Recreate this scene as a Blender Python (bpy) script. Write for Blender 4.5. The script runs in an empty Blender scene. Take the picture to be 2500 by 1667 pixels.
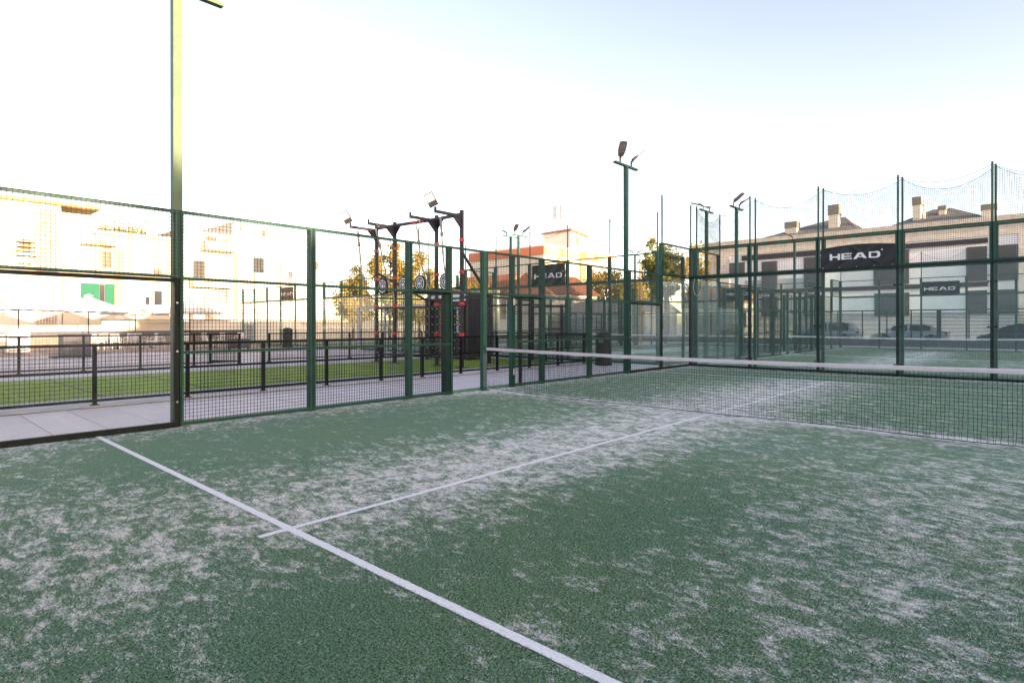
import bpy, math, random
import numpy as np
from mathutils import Vector, Matrix
R = math.radians
rnd = random.Random(7)
sc = bpy.context.scene
col = sc.collection

# ------------------------------------------------------------------ camera
cam_d = bpy.data.cameras.new('camera')
cam_d.sensor_width = 36.0
cam_d.lens = 20.557
cam_d.shift_y = -0.01688
cam_d.clip_start = 0.05
cam_d.clip_end = 1500
cam = bpy.data.objects.new('camera', cam_d)
cam.location = (8.8748, -8.9362, 1.4246)
cam.rotation_euler = (R(90), 0, 0.7337)
col.objects.link(cam)
sc.camera = cam

# ------------------------------------------------------------------ sky, sun, exposure
SUN_EL, SUN_AZ = 6.0, -3.0          # azimuth counted from +x towards +y
w = bpy.data.worlds.new('World'); sc.world = w; w.use_nodes = True
w.cycles.sampling_method = 'MANUAL'; w.cycles.sample_map_resolution = 2048
nt = w.node_tree
bg = nt.nodes['Background']
sky = nt.nodes.new('ShaderNodeTexSky'); sky.sky_type = 'NISHITA'
sky.sun_disc = False
sky.sun_elevation = R(SUN_EL)
sky.sun_rotation = R(90 - SUN_AZ)
sky.air_density = 0.65; sky.dust_density = 0.7; sky.ozone_density = 1.0
nt.links.new(sky.outputs[0], bg.inputs[0])
bg.inputs[1].default_value = 0.15
sd = bpy.data.lights.new('sun', 'SUN'); sd.energy = 2.6; sd.angle = R(0.5); sd.color = (1.0, 0.92, 0.77)
sun = bpy.data.objects.new('sun', sd); col.objects.link(sun)
to_sun = Vector((math.cos(R(SUN_EL))*math.cos(R(SUN_AZ)), math.cos(R(SUN_EL))*math.sin(R(SUN_AZ)), math.sin(R(SUN_EL))))
sun.rotation_euler = to_sun.to_track_quat('Z', 'Y').to_euler()
sun.location = (30, 10, 20)
vs = sc.view_settings
vs.view_transform = 'Standard'; vs.look = 'None'; vs.gamma = 1.0; vs.use_curve_mapping = False
vs.exposure = 2.54
vs.use_white_balance = True; vs.white_balance_temperature = 9400; vs.white_balance_tint = 28
sc.render.engine = 'CYCLES'
sc.cycles.max_bounces = 6; sc.cycles.transparent_max_bounces = 40
sc.cycles.use_denoising = True
sc.cycles.caustics_reflective = False; sc.cycles.caustics_refractive = False
sc.cycles.sample_clamp_indirect = 2.0; sc.cycles.diffuse_bounces = 3; sc.cycles.glossy_bounces = 3

# ------------------------------------------------------------------ helpers
class MB:
    """collects shapes; build() links them as one mesh object"""
    def __init__(s, M=None):
        s.v = []; s.f = []; s.mi = []; s.M = M; s.cur = 0
    def add(s, pts, faces):
        b = len(s.v)
        if s.M is not None:
            pts = [tuple(s.M @ Vector(p)) for p in pts]
        s.v.extend(tuple(p) for p in pts)
        for f in faces:
            s.f.append(tuple(i + b for i in f)); s.mi.append(s.cur)
        return s
    def box(s, x0, y0, z0, x1, y1, z1):
        x0, x1 = min(x0, x1), max(x0, x1); y0, y1 = min(y0, y1), max(y0, y1); z0, z1 = min(z0, z1), max(z0, z1)
        p = [(x0,y0,z0),(x1,y0,z0),(x1,y1,z0),(x0,y1,z0),(x0,y0,z1),(x1,y0,z1),(x1,y1,z1),(x0,y1,z1)]
        return s.add(p, [(3,2,1,0),(4,5,6,7),(0,1,5,4),(1,2,6,5),(2,3,7,6),(3,0,4,7)])
    def bar(s, a, b, w, h=None, up=(0,0,1), caps=True):
        a = Vector(a); b = Vector(b); d = (b - a).normalized(); h = h or w
        u = Vector(up)
        if abs(d.dot(u)) > 0.98: u = Vector((1,0,0))
        r = d.cross(u).normalized(); u = r.cross(d).normalized()
        o = [r*w/2 + u*h/2, -r*w/2 + u*h/2, -r*w/2 - u*h/2, r*w/2 - u*h/2]
        p = [a + k for k in o] + [b + k for k in o]
        f = [(0,1,5,4),(1,2,6,5),(2,3,7,6),(3,0,4,7)]
        if caps: f += [(3,2,1,0),(4,5,6,7)]
        return s.add(p, f)
    def tube(s, pts, r, n=6, caps=True):
        pts = [Vector(p) for p in pts]
        rs = r if isinstance(r, (list, tuple)) else [r]*len(pts)
        P = []; up = Vector((0,0,1))
        for i, p in enumerate(pts):
            d = (pts[min(i+1, len(pts)-1)] - pts[max(i-1, 0)]).normalized()
            u = up if abs(d.dot(up)) < 0.95 else Vector((1,0,0))
            a = d.cross(u).normalized(); b = a.cross(d)
            for k in range(n):
                t = 2*math.pi*k/n
                P.append(p + (a*math.cos(t) + b*math.sin(t))*rs[i])
        F = []
        for i in range(len(pts)-1):
            for k in range(n):
                F.append((i*n+k, i*n+(k+1)%n, (i+1)*n+(k+1)%n, (i+1)*n+k))
        if caps:
            F.append(tuple(range(n-1, -1, -1))); F.append(tuple((len(pts)-1)*n+k for k in range(n)))
        return s.add(P, F)
    def lathe(s, prof, n=20, c=(0,0)):
        P = []; F = []
        for r, z in prof:
            for k in range(n):
                t = 2*math.pi*k/n
                P.append((c[0]+r*math.cos(t), c[1]+r*math.sin(t), z))
        for i in range(len(prof)-1):
            for k in range(n):
                F.append((i*n+k, i*n+(k+1)%n, (i+1)*n+(k+1)%n, (i+1)*n+k))
        F.append(tuple(range(n-1,-1,-1))); F.append(tuple((len(prof)-1)*n+k for k in range(n)))
        return s.add(P, F)
    def prism(s, poly, f0, f1):
        """poly: list of 2-D points, f0/f1 map a 2-D point to the two 3-D sheets"""
        n = len(poly)
        p = [f0(*q) for q in poly] + [f1(*q) for q in poly]
        F = [tuple(range(n-1,-1,-1)), tuple(range(n, 2*n))]
        F += [(i, (i+1)%n, n+(i+1)%n, n+i) for i in range(n)]
        return s.add(p, F)
    def mesh(s, name):
        m = bpy.data.meshes.new(name)
        m.from_pydata([tuple(v) for v in s.v], [], s.f)
        m.update()
        return m
    def build(s, name, mat, parent=None, smooth=False, kind=None):
        m = s.mesh(name)
        mats = mat if isinstance(mat, (list, tuple)) else [mat]
        for k in mats: m.materials.append(k)
        if len(mats) > 1:
            m.polygons.foreach_set('material_index', s.mi)
        if smooth:
            m.polygons.foreach_set('use_smooth', [True]*len(m.polygons))
        return link(name, m, parent, kind=kind)

def link(name, m, parent=None, loc=None, rotz=0, kind=None):
    o = bpy.data.objects.new(name, m); col.objects.link(o)
    if parent is not None:
        o.parent = parent
        if parent.type == 'EMPTY' and parent.parent is None:
            o.matrix_parent_inverse = Matrix.Translation(-Vector(parent.get('base', (0,0,0))))
        elif parent.get('base') is not None:
            o.matrix_parent_inverse = Matrix.Translation(-Vector(parent['base']))
    if loc is not None: o.location = loc
    if rotz: o.rotation_euler = (0,0,rotz)
    if kind: o['kind'] = kind
    return o

def thing(name, label, cat, loc=(0,0,0), group=None):
    o = bpy.data.objects.new(name, None); col.objects.link(o)
    o.location = loc; o.empty_display_size = 0.2
    o['base'] = tuple(float(x) for x in loc)
    o['label'] = label; o['category'] = cat
    if group: o['group'] = group
    return o

def tag(o, label, cat, group=None):
    o['label'] = label; o['category'] = cat
    if group: o['group'] = group
    return o

def dup(root, loc, rotz=0.0, label=None):
    c = root.copy(); col.objects.link(c); c.location = loc; c.rotation_euler = (0,0,rotz)
    if label: c['label'] = label
    for ch in list(root.children):
        k = ch.copy(); col.objects.link(k); k.parent = c
        for g in list(ch.children):
            h = g.copy(); col.objects.link(h); h.parent = k
    return c

def smooth_path(pts, n=6):
    P = [Vector(p) for p in pts]; out = []
    for i in range(len(P)-1):
        p0, p1, p2, p3 = P[max(i-1,0)], P[i], P[i+1], P[min(i+2,len(P)-1)]
        for k in range(n):
            t = k/n
            out.append(0.5*((2*p1)+(-p0+p2)*t+(2*p0-5*p1+4*p2-p3)*t*t+(-p0+3*p1-3*p2+p3)*t**3))
    out.append(P[-1]); return out

# ------------------------------------------------------------------ materials
def mat(name, c, rough=0.55, metal=0.0, var=0.12, scale=6.0, bump=0.0, bscale=60.0, stretch=(1,1,1), dirt=None, dirt_amt=0.0, spec=0.5):
    m = bpy.data.materials.new(name); m.use_nodes = True
    t = m.node_tree; N = t.nodes; L = t.links
    b = N['Principled BSDF']
    b.inputs['Roughness'].default_value = rough
    b.inputs['Metallic'].default_value = metal
    b.inputs['Specular IOR Level'].default_value = spec
    co = N.new('ShaderNodeTexCoord'); mp = N.new('ShaderNodeMapping')
    mp.inputs['Scale'].default_value = stretch
    L.new(co.outputs['Object'], mp.inputs[0])
    n1 = N.new('ShaderNodeTexNoise'); n1.inputs['Scale'].default_value = scale
    n1.inputs['Detail'].default_value = 6; n1.inputs['Roughness'].default_value = 0.62
    L.new(mp.outputs[0], n1.inputs['Vector'])
    mr = N.new('ShaderNodeMapRange'); mr.inputs[1].default_value = 0.3; mr.inputs[2].default_value = 0.7
    mr.inputs[3].default_value = 1-var; mr.inputs[4].default_value = 1+var
    L.new(n1.outputs[0], mr.inputs[0])
    mx = N.new('ShaderNodeMix'); mx.data_type = 'RGBA'; mx.blend_type = 'MULTIPLY'
    mx.inputs[0].default_value = 1.0
    mx.inputs[6].default_value = (*c, 1)
    L.new(mr.outputs[0], mx.inputs[7])
    out = mx.outputs[2]
    if dirt:
        n2 = N.new('ShaderNodeTexNoise'); n2.inputs['Scale'].default_value = scale*0.45; n2.inputs['Detail'].default_value = 8
        n2.inputs['Roughness'].default_value = 0.7
        L.new(mp.outputs[0], n2.inputs['Vector'])
        r2 = N.new('ShaderNodeMapRange'); r2.inputs[1].default_value = 0.5; r2.inputs[2].default_value = 0.72
        r2.inputs[3].default_value = 0; r2.inputs[4].default_value = dirt_amt
        L.new(n2.outputs[0], r2.inputs[0])
        m2 = N.new('ShaderNodeMix'); m2.data_type = 'RGBA'
        L.new(r2.outputs[0], m2.inputs[0]); L.new(out, m2.inputs[6]); m2.inputs[7].default_value = (*dirt, 1)
        out = m2.outputs[2]
    L.new(out, b.inputs['Base Color'])
    if bump:
        n3 = N.new('ShaderNodeTexNoise'); n3.inputs['Scale'].default_value = bscale; n3.inputs['Detail'].default_value = 4
        L.new(mp.outputs[0], n3.inputs['Vector'])
        bp = N.new('ShaderNodeBump'); bp.inputs['Strength'].default_value = bump; bp.inputs['Distance'].default_value = 0.01
        L.new(n3.outputs[0], bp.inputs['Height']); L.new(bp.outputs[0], b.inputs['Normal'])
    return m

GREEN = mat('green_paint', (0.006, 0.082, 0.056), 0.45, var=0.2, scale=5, dirt=(0.05,0.10,0.08), dirt_amt=0.3, bump=0.06, spec=0.35)
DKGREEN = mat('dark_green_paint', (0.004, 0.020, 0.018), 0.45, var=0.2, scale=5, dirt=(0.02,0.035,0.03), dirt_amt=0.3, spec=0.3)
FARGREEN = mat('weathered_green_paint', (0.012, 0.095, 0.068), 0.5, var=0.15, scale=2)
WIRE = mat('green_coated_wire', (0.006, 0.026, 0.020), 0.55, var=0.1, spec=0.25)
BLACKM = mat('black_powder_coat', (0.0035, 0.0035, 0.005), 0.55, var=0.25, scale=8, dirt=(0.012,0.012,0.013), dirt_amt=0.3, spec=0.15)
DARKM = mat('dark_metal_frame', (0.009,0.017,0.014), 0.6, var=0.3, scale=9, spec=0.15, dirt=(0.028,0.025,0.023), dirt_amt=0.4, stretch=(1,1,0.25))
BLWIRE = mat('black_wire', (0.006, 0.006, 0.008), 0.55, var=0.1, spec=0.25)
NETBL = mat('black_net_cord', (0.005, 0.007, 0.007), 0.85, var=0.2, scale=20, spec=0.15)
NETGR = mat('green_netting_cord', (0.010, 0.060, 0.045), 0.8, var=0.2, scale=20)
WHITET = mat('white_tape_canvas', (0.66, 0.64, 0.67), 0.8, var=0.07, scale=7, bump=0.2, bscale=140, dirt=(0.42,0.40,0.40), dirt_amt=0.5)
STEEL = mat('galvanised_steel', (0.45,0.46,0.48), 0.4, metal=0.6, var=0.15)
GREYP = mat('light_grey_paint', (0.40,0.40,0.44), 0.5, var=0.08)
RED = mat('red_plastic', (0.62,0.02,0.025), 0.4, var=0.1)
RUBBER = mat('black_rubber', (0.014,0.014,0.015), 0.7, var=0.2)
WHITEP = mat('white_print', (0.78,0.78,0.80), 0.6, var=0.04)
ROPE = mat('hemp_rope', (0.33,0.27,0.22), 0.9, var=0.3, scale=40, bump=0.5, bscale=120)
CONTAINER = mat('navy_black_container_paint', (0.010,0.011,0.020), 0.4, var=0.2, dirt=(0.05,0.05,0.05), dirt_amt=0.3)
PLYWOOD = mat('brown_plywood', (0.36,0.21,0.14), 0.7, var=0.25, scale=4, stretch=(1,1,0.2))
LENS = mat('lamp_lens', (0.42,0.43,0.46), 0.2, var=0.05)
LEDLENS = mat('dark_led_lens', (0.05,0.05,0.06), 0.25, var=0.2, scale=30)
LAMPBODY = mat('lamp_housing', (0.035,0.036,0.045), 0.45, var=0.15)
BANNER = mat('black_banner_vinyl', (0.012,0.012,0.016), 0.5, var=0.2, scale=3, bump=0.15, bscale=8)
CONCRETE = mat('kerb_concrete', (0.52,0.51,0.53), 0.85, var=0.12, scale=3, bump=0.2, dirt=(0.25,0.24,0.24), dirt_amt=0.4)
DRAIN = mat('drain_channel', (0.13,0.13,0.14), 0.8, var=0.2)
CANVAS = mat('white_parasol_canvas', (0.50,0.49,0.50), 0.95, var=0.04, scale=2)
CREAM = mat('cream_render', (0.62,0.54,0.43), 0.9, var=0.07, scale=0.8, bump=0.1, dirt=(0.5,0.42,0.33), dirt_amt=0.3)
CREAM2 = mat('pale_render', (0.70,0.64,0.55), 0.9, var=0.06, scale=0.6, dirt=(0.58,0.5,0.42), dirt_amt=0.3)
OCHRE = mat('ochre_render', (0.62,0.44,0.22), 0.9, var=0.1, scale=1)
PINKR = mat('pinkish_render', (0.56,0.45,0.40), 0.9, var=0.07, scale=1)
LATTICE = mat('ceramic_lattice', (0.62,0.50,0.42), 0.9, var=0.2, scale=3)
BROWNW = mat('brown_shutter', (0.25,0.13,0.095), 0.7, var=0.15)
TEAL = mat('teal_green_shutter', (0.012,0.135,0.085), 0.95, var=0.08, spec=0.05)
DARKWIN = mat('window_glass_dark', (0.03,0.035,0.04), 0.12, var=0.2, scale=0.6)
TERRA = mat('terracotta_tile', (0.36,0.15,0.09), 0.85, var=0.3, scale=5, bump=0.4, bscale=9)
ORANGE = mat('orange_render', (0.62,0.19,0.10), 0.9, var=0.06)
PEACH = mat('peach_render', (0.66,0.42,0.22), 0.9, var=0.06)
WHITEW = mat('white_render', (0.88,0.87,0.88), 0.9, var=0.04, scale=0.5)
SLATE = mat('dark_slate_roof', (0.20,0.19,0.185), 0.8, var=0.2, scale=2, bump=0.3, bscale=12)
GREYSH = mat('grey_roller_shutter', (0.075,0.080,0.092), 0.6, var=0.12, scale=1)
DKBAND = mat('dark_facade_band', (0.035,0.035,0.048), 0.7, var=0.1)
BRICK = mat('buff_brick', (0.68,0.61,0.53), 0.9, var=0.18, scale=3)
BARK = mat('bark', (0.10,0.075,0.055), 0.9, var=0.3, scale=6, bump=0.5, bscale=20)
ASPHALT = mat('asphalt', (0.09,0.09,0.095), 0.9, var=0.15, scale=1, bump=0.2)
TYRE = mat('tyre_rubber', (0.012,0.012,0.012), 0.8)
CARSILV = mat('silver_car_paint', (0.70,0.72,0.75), 0.3, metal=0.0, var=0.02)
CARWHITE = mat('white_car_paint', (0.72,0.72,0.73), 0.3, var=0.02)
CARDARK = mat('dark_car_paint', (0.03,0.034,0.042), 0.25, var=0.02)
REDLAMP = mat('red_lamp_lens', (0.35,0.02,0.02), 0.2)
SLATM = mat('grey_slat_metal', (0.05,0.055,0.062), 0.6, var=0.1, spec=0.2)
WOODP = mat('pale_timber_pole', (0.42,0.25,0.14), 0.8, var=0.2, scale=4, stretch=(1,1,0.1))
BINM = mat('black_bin_plastic', (0.012,0.012,0.016), 0.5, var=0.15)
PLANTER = mat('anthracite_panel', (0.055,0.055,0.068), 0.6, var=0.12, scale=2)
PALEGREEN = mat('pale_green_paint', (0.060,0.125,0.065), 0.55, var=0.2, scale=4, dirt=(0.14,0.17,0.09), dirt_amt=0.5)  # paler, yellower green than the other masts
PALEROOF = mat('pale_weathered_tile', (0.50,0.42,0.39), 0.9, var=0.2, scale=4)
SHRUBBOX = mat('brown_grey_planter', (0.22,0.19,0.16), 0.9, var=0.3, scale=5)
CHIMCAP = mat('grey_chimney_louvre', (0.20,0.195,0.18), 0.8, var=0.15)
RIGM = mat('slate_black_steel', (0.022,0.022,0.032), 0.5, var=0.2, scale=6, spec=0.3)
LATBACK = mat('lattice_back_wall', (0.36,0.26,0.21), 0.9, var=0.15)  # brownish pink backing of the lattice screens
BLUEGREY = mat('blue_grey_render', (0.16,0.19,0.22), 0.9, var=0.1)
STICKER = mat('faded_sticker', (0.55,0.42,0.40), 0.6, var=0.25, scale=60)

def leaf_mat(name, c1, c2, tr=0.35):
    m = bpy.data.materials.new(name); m.use_nodes = True
    t = m.node_tree; N = t.nodes; L = t.links; b = N['Principled BSDF']
    g = N.new('ShaderNodeObjectInfo'); co = N.new('ShaderNodeTexCoord')
    n = N.new('ShaderNodeTexNoise'); n.inputs['Scale'].default_value = 1.1; n.inputs['Detail'].default_value = 5
    L.new(co.outputs['Object'], n.inputs['Vector'])
    r = N.new('ShaderNodeValToRGB'); r.color_ramp.elements[0].position = 0.35; r.color_ramp.elements[1].position = 0.65
    r.color_ramp.elements[0].color = (*c1,1); r.color_ramp.elements[1].color = (*c2,1)
    L.new(n.outputs[0], r.inputs[0]); L.new(r.outputs[0], b.inputs['Base Color'])
    b.inputs['Roughness'].default_value = 0.7
    tl = N.new('ShaderNodeBsdfTranslucent'); L.new(r.outputs[0], tl.inputs[0])
    mx = N.new('ShaderNodeMixShader'); mx.inputs[0].default_value = tr
    L.new(b.outputs[0], mx.inputs[1]); L.new(tl.outputs[0], mx.inputs[2])
    L.new(mx.outputs[0], N['Material Output'].inputs[0])
    return m
LEAFY = leaf_mat('yellow_leaf', (0.26,0.22,0.05), (0.52,0.38,0.09), 0.45)  # leaf colour mixed from olive to golden yellow
LEAFG = leaf_mat('green_leaf', (0.09,0.12,0.03), (0.26,0.24,0.05), 0.45)
LEAFD = leaf_mat('dark_leaf', (0.018,0.03,0.014), (0.05,0.065,0.022))

def glass_mat(name, tint, haze=0.05, hz=(0.55,0.60,0.58), rough=0.0, smear=0.0):
    m = bpy.data.materials.new(name); m.use_nodes = True
    t = m.node_tree; N = t.nodes; L = t.links
    N.remove(N['Principled BSDF'])
    tr = N.new('ShaderNodeBsdfTransparent'); tr.inputs[0].default_value = (*tint,1)
    gl = N.new('ShaderNodeBsdfGlossy'); gl.inputs['Roughness'].default_value = rough
    df = N.new('ShaderNodeBsdfDiffuse'); df.inputs[0].default_value = (*hz,1)
    fr = N.new('ShaderNodeFresnel'); fr.inputs[0].default_value = 1.5
    m1 = N.new('ShaderNodeMixShader'); m2 = N.new('ShaderNodeMixShader')
    ge = N.new('ShaderNodeNewGeometry'); bf = N.new('ShaderNodeMath'); bf.operation = 'SUBTRACT'; bf.inputs[0].default_value = 1.0
    L.new(ge.outputs['Backfacing'], bf.inputs[1]); fm = N.new('ShaderNodeMath'); fm.operation = 'MULTIPLY'; L.new(bf.outputs[0], fm.inputs[1])
    f2 = N.new('ShaderNodeMath'); f2.operation = 'MULTIPLY'; f2.inputs[1].default_value = 1.7; f2.use_clamp = True
    L.new(fr.outputs[0], fm.inputs[0]); L.new(fm.outputs[0], f2.inputs[0])
    L.new(f2.outputs[0], m1.inputs[0]); L.new(tr.outputs[0], m1.inputs[1]); L.new(gl.outputs[0], m1.inputs[2])
    co = N.new('ShaderNodeTexCoord'); n = N.new('ShaderNodeTexNoise')
    n.inputs['Scale'].default_value = 2.2; n.inputs['Detail'].default_value = 9; n.inputs['Roughness'].default_value = 0.7
    n.inputs['Distortion'].default_value = 0.6
    L.new(co.outputs['Object'], n.inputs['Vector'])
    mr = N.new('ShaderNodeMapRange'); mr.inputs[1].default_value = 0.42; mr.inputs[2].default_value = 0.78
    mr.inputs[3].default_value = haze*0.6; mr.inputs[4].default_value = haze*1.6 + smear
    L.new(n.outputs[0], mr.inputs[0])
    L.new(mr.outputs[0], m2.inputs[0]); L.new(m1.outputs[0], m2.inputs[1]); L.new(df.outputs[0], m2.inputs[2])
    L.new(m2.outputs[0], N['Material Output'].inputs[0])
    return m
GLASS = glass_mat('greenish_tempered_glass', (0.94,0.985,0.98), 0.025, hz=(0.60,0.71,0.72))
GLASSL = glass_mat('smudged_glass', (0.975,0.99,0.985), 0.008, smear=0.03)

# turf -------------------------------------------------------------
def turf_mat(name, green1, green2, sand=(0.82,0.80,0.78), scale=3.8, sanded=True):
    m = bpy.data.materials.new(name); m.use_nodes = True
    t = m.node_tree; N = t.nodes; L = t.links; b = N['Principled BSDF']
    b.inputs['Roughness'].default_value = 0.85; b.inputs['Specular IOR Level'].default_value = 0.25
    co = N.new('ShaderNodeTexCoord')
    def noise(sc_, det=6, ro=0.6, dist=0.0, stretch=None, rot=0.0):
        n = N.new('ShaderNodeTexNoise'); n.inputs['Scale'].default_value = sc_; n.inputs['Detail'].default_value = det
        n.inputs['Roughness'].default_value = ro; n.inputs['Distortion'].default_value = dist
        if stretch:
            mp = N.new('ShaderNodeMapping'); mp.inputs['Scale'].default_value = stretch; mp.inputs['Rotation'].default_value = (0,0,rot)
            L.new(co.outputs['Object'], mp.inputs[0]); L.new(mp.outputs[0], n.inputs['Vector'])
        else: L.new(co.outputs['Object'], n.inputs['Vector'])
        return n.outputs[0]
    def math_(op, a, b_=None, c=None):
        k = N.new('ShaderNodeMath'); k.operation = op
        for i, x in enumerate((a, b_, c)):
            if x is None: continue
            if isinstance(x, (int, float)): k.inputs[i].default_value = x
            else: L.new(x, k.inputs[i])
        return k.outputs[0]
    def mixc(f, a, b_):
        k = N.new('ShaderNodeMix'); k.data_type = 'RGBA'
        if isinstance(f, (int, float)): k.inputs[0].default_value = f
        else: L.new(f, k.inputs[0])
        for i, x in ((6, a), (7, b_)):
            if isinstance(x, tuple): k.inputs[i].default_value = (*x, 1)
            else: L.new(x, k.inputs[i])
        return k.outputs[2]
    def rng(v, a, b_, c, d):
        k = N.new('ShaderNodeMapRange'); L.new(v, k.inputs[0])
        for i, x in enumerate((a, b_, c, d)): k.inputs[i+1].default_value = x
        return k.outputs[0]
    grain = math_('ADD', math_('MULTIPLY', noise(210, 2, 0.6), 0.5), math_('MULTIPLY', noise(80, 2, 0.6), 0.5))
    tone = noise(0.55, 5, 0.6)
    g = mixc(rng(tone, 0.35, 0.65, 0, 1), green1, green2)
    gdark = mixc(1.0, g, g)
    k = N.new('ShaderNodeMix'); k.data_type = 'RGBA'; k.blend_type = 'MULTIPLY'; k.inputs[0].default_value = 1
    L.new(g, k.inputs[6]); L.new(rng(grain, 0.40, 0.60, 0.12, 1.95), k.inputs[7])
    cbase = k.outputs[2]
    if sanded:
        at = N.new('ShaderNodeAttribute'); at.attribute_name = 'sand'
        n1 = noise(scale, 10, 0.66, 0.7, (1.0, 1.4, 1), 0.6)
        n2 = noise(scale*3.4, 9, 0.72, 0.4, (1, 1.6, 1), 0.2)
        nn = math_('ADD', math_('MULTIPLY', n1, 0.47), math_('MULTIPLY', n2, 0.53))
        nn = math_('ADD', nn, math_('MULTIPLY', math_('SUBTRACT', grain, 0.5), 0.34))
        thr = math_('SUBTRACT', 0.672, math_('MULTIPLY', at.outputs['Fac'], 0.225))
        fac = rng(math_('SUBTRACT', nn, thr), -0.050, 0.082, 0.0, 0.94)
        film = math_('MULTIPLY', at.outputs['Fac'], 0.05)
        fac = math_('MAXIMUM', fac, film)
        sg = N.new('ShaderNodeMix'); sg.data_type = 'RGBA'; sg.blend_type = 'MULTIPLY'; sg.inputs[0].default_value = 1
        sg.inputs[6].default_value = (*sand, 1); L.new(rng(grain, 0.38, 0.62, 0.62, 1.25), sg.inputs[7])
        cbase = mixc(fac, cbase, sg.outputs[2])
    L.new(cbase, b.inputs['Base Color'])
    bp = N.new('ShaderNodeBump'); bp.inputs['Strength'].default_value = 0.18; bp.inputs['Distance'].default_value = 0.005
    L.new(grain, bp.inputs['Height']); L.new(bp.outputs[0], b.inputs['Normal'])
    return m
TURF = turf_mat('sand_filled_court_turf', (0.080,0.196,0.122), (0.100,0.204,0.110))
TURFB = turf_mat('far_court_turf', (0.095,0.18,0.105), (0.115,0.19,0.09), scale=2.2)
TURFL = turf_mat('bright_training_turf', (0.15,0.25,0.030), (0.18,0.29,0.038), sanded=False)
LINE = mat('white_turf_line', (0.83,0.82,0.84), 0.85, var=0.06, scale=90, bump=0.15, bscale=160, dirt=(0.42,0.46,0.43), dirt_amt=0.45)
def tile_mat(name, c, var):
    m = mat(name, c, 0.55, var=var, scale=3.0, stretch=(5.0,0.45,1), bump=0.05, dirt=(c[0]*0.8,c[1]*0.8,c[2]*0.82), dirt_amt=0.5)
    t = m.node_tree; N = t.nodes; L = t.links
    oi = N.new('ShaderNodeObjectInfo'); mr = N.new('ShaderNodeMapRange'); mr.inputs[3].default_value = 0.93; mr.inputs[4].default_value = 1.07
    L.new(oi.outputs['Random'], mr.inputs[0])
    b = N['Principled BSDF']; src = b.inputs['Base Color'].links[0].from_socket
    k = N.new('ShaderNodeMix'); k.data_type = 'RGBA'; k.blend_type = 'MULTIPLY'; k.inputs[0].default_value = 1
    L.new(src, k.inputs[6]); L.new(mr.outputs[0], k.inputs[7]); L.new(k.outputs[2], b.inputs['Base Color'])
    return m
TILE = tile_mat('wood_look_porcelain', (0.62,0.565,0.60), 0.13)
PLAZA = mat('pink_grey_paving', (0.62,0.54,0.54), 0.8, var=0.12, scale=1.2, dirt=(0.26,0.23,0.23), dirt_amt=0.5)  # pinkish paving, made paler to stand in for grazing sun
DECK = mat('terracotta_paving', (0.42,0.29,0.20), 0.85, var=0.15, scale=2)

# ------------------------------------------------------------------ ground
def sheet(name, x0, y0, x1, y1, z, m, parent=None, kind='structure'):
    mb = MB(); mb.add([(x0,y0,z),(x1,y0,z),(x1,y1,z),(x0,y1,z)], [(0,1,2,3)])
    return mb.build(name, m, parent, kind=kind)
sheet('ground', -700, -500, 700, 900, -0.03, PLAZA)
sheet('road', -60, 36.2, 90, 45.5, -0.022, ASPHALT)
sheet('plaza_paving', -25.9, -40, -12.3, 9.4, -0.014, PLAZA)
sheet('terrace_paving', -41, -14, -25.9, 9.4, 0.004, DECK)
MB().box(-26.0,-14,-0.02,-25.85,9.4,0.035).build('terrace_edge', DRAIN, kind='structure')
sheet('concrete_apron', -12.3, -14, -3.45, 9.6, -0.012, CONCRETE)
sheet('training_turf', -10.1, -13.8, -4.8, 8.9, -0.004, TURFL)
tt = bpy.data.objects['training_turf']
for y in (-11.75,-9.75,-7.75,-5.75,-3.75,-1.75,0.4,2.4):
    MB().box(-10.1,y-0.02,-0.003,-4.8,y+0.02,0.003).build('turf_seam', DRAIN, tt)

def sand_density(x, y, ya, net=True):
    """x 0..10, y relative to the net (-10..10)"""
    g = lambda v, s: np.exp(-(v/s)**2)
    d = np.full_like(x, 0.40)
    inside = 1/(1+np.exp(-(y+7.2)/0.5))
    d += 0.50*g(x-4.75, 1.35)*inside*(y < 7.2)
    d += 0.50*np.exp(-np.abs(x)/0.40)
    d += 0.70*np.exp(-np.abs(y-0.1)/0.25)
    d += 0.28*g(x-8.4,1.7)*g(y+4.6,2.6) + 0.16*g(x-8.6,1.6)*g(y+1.8,1.6)
    d += 0.22*g(x-3.6,1.9)*g(y+8.2,1.1) + 0.14*g(x-5.4,1.0)*g(y+7.9,0.6)
    d += 0.18*g(x-0.7,0.8)*g(y+8.6,1.2)
    d -= 0.30*g(x-6.5,0.75)*g(y+5.0,1.9)
    d -= 0.17*g(x-2.0,0.9)*g(y+4.6,1.7)
    d -= 0.22*g(x-1.4,1.0)*g(y+7.0,0.6)
    d -= 0.24*g(x-6.5,0.9)*g(y+7.6,0.6)
    d += 0.10*g(x-3,2)*g(y-3.5,2.5) + 0.45*np.exp(-np.abs(10-y)/0.6)
    return np.clip(d, 0.0, 1.0)

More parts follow.
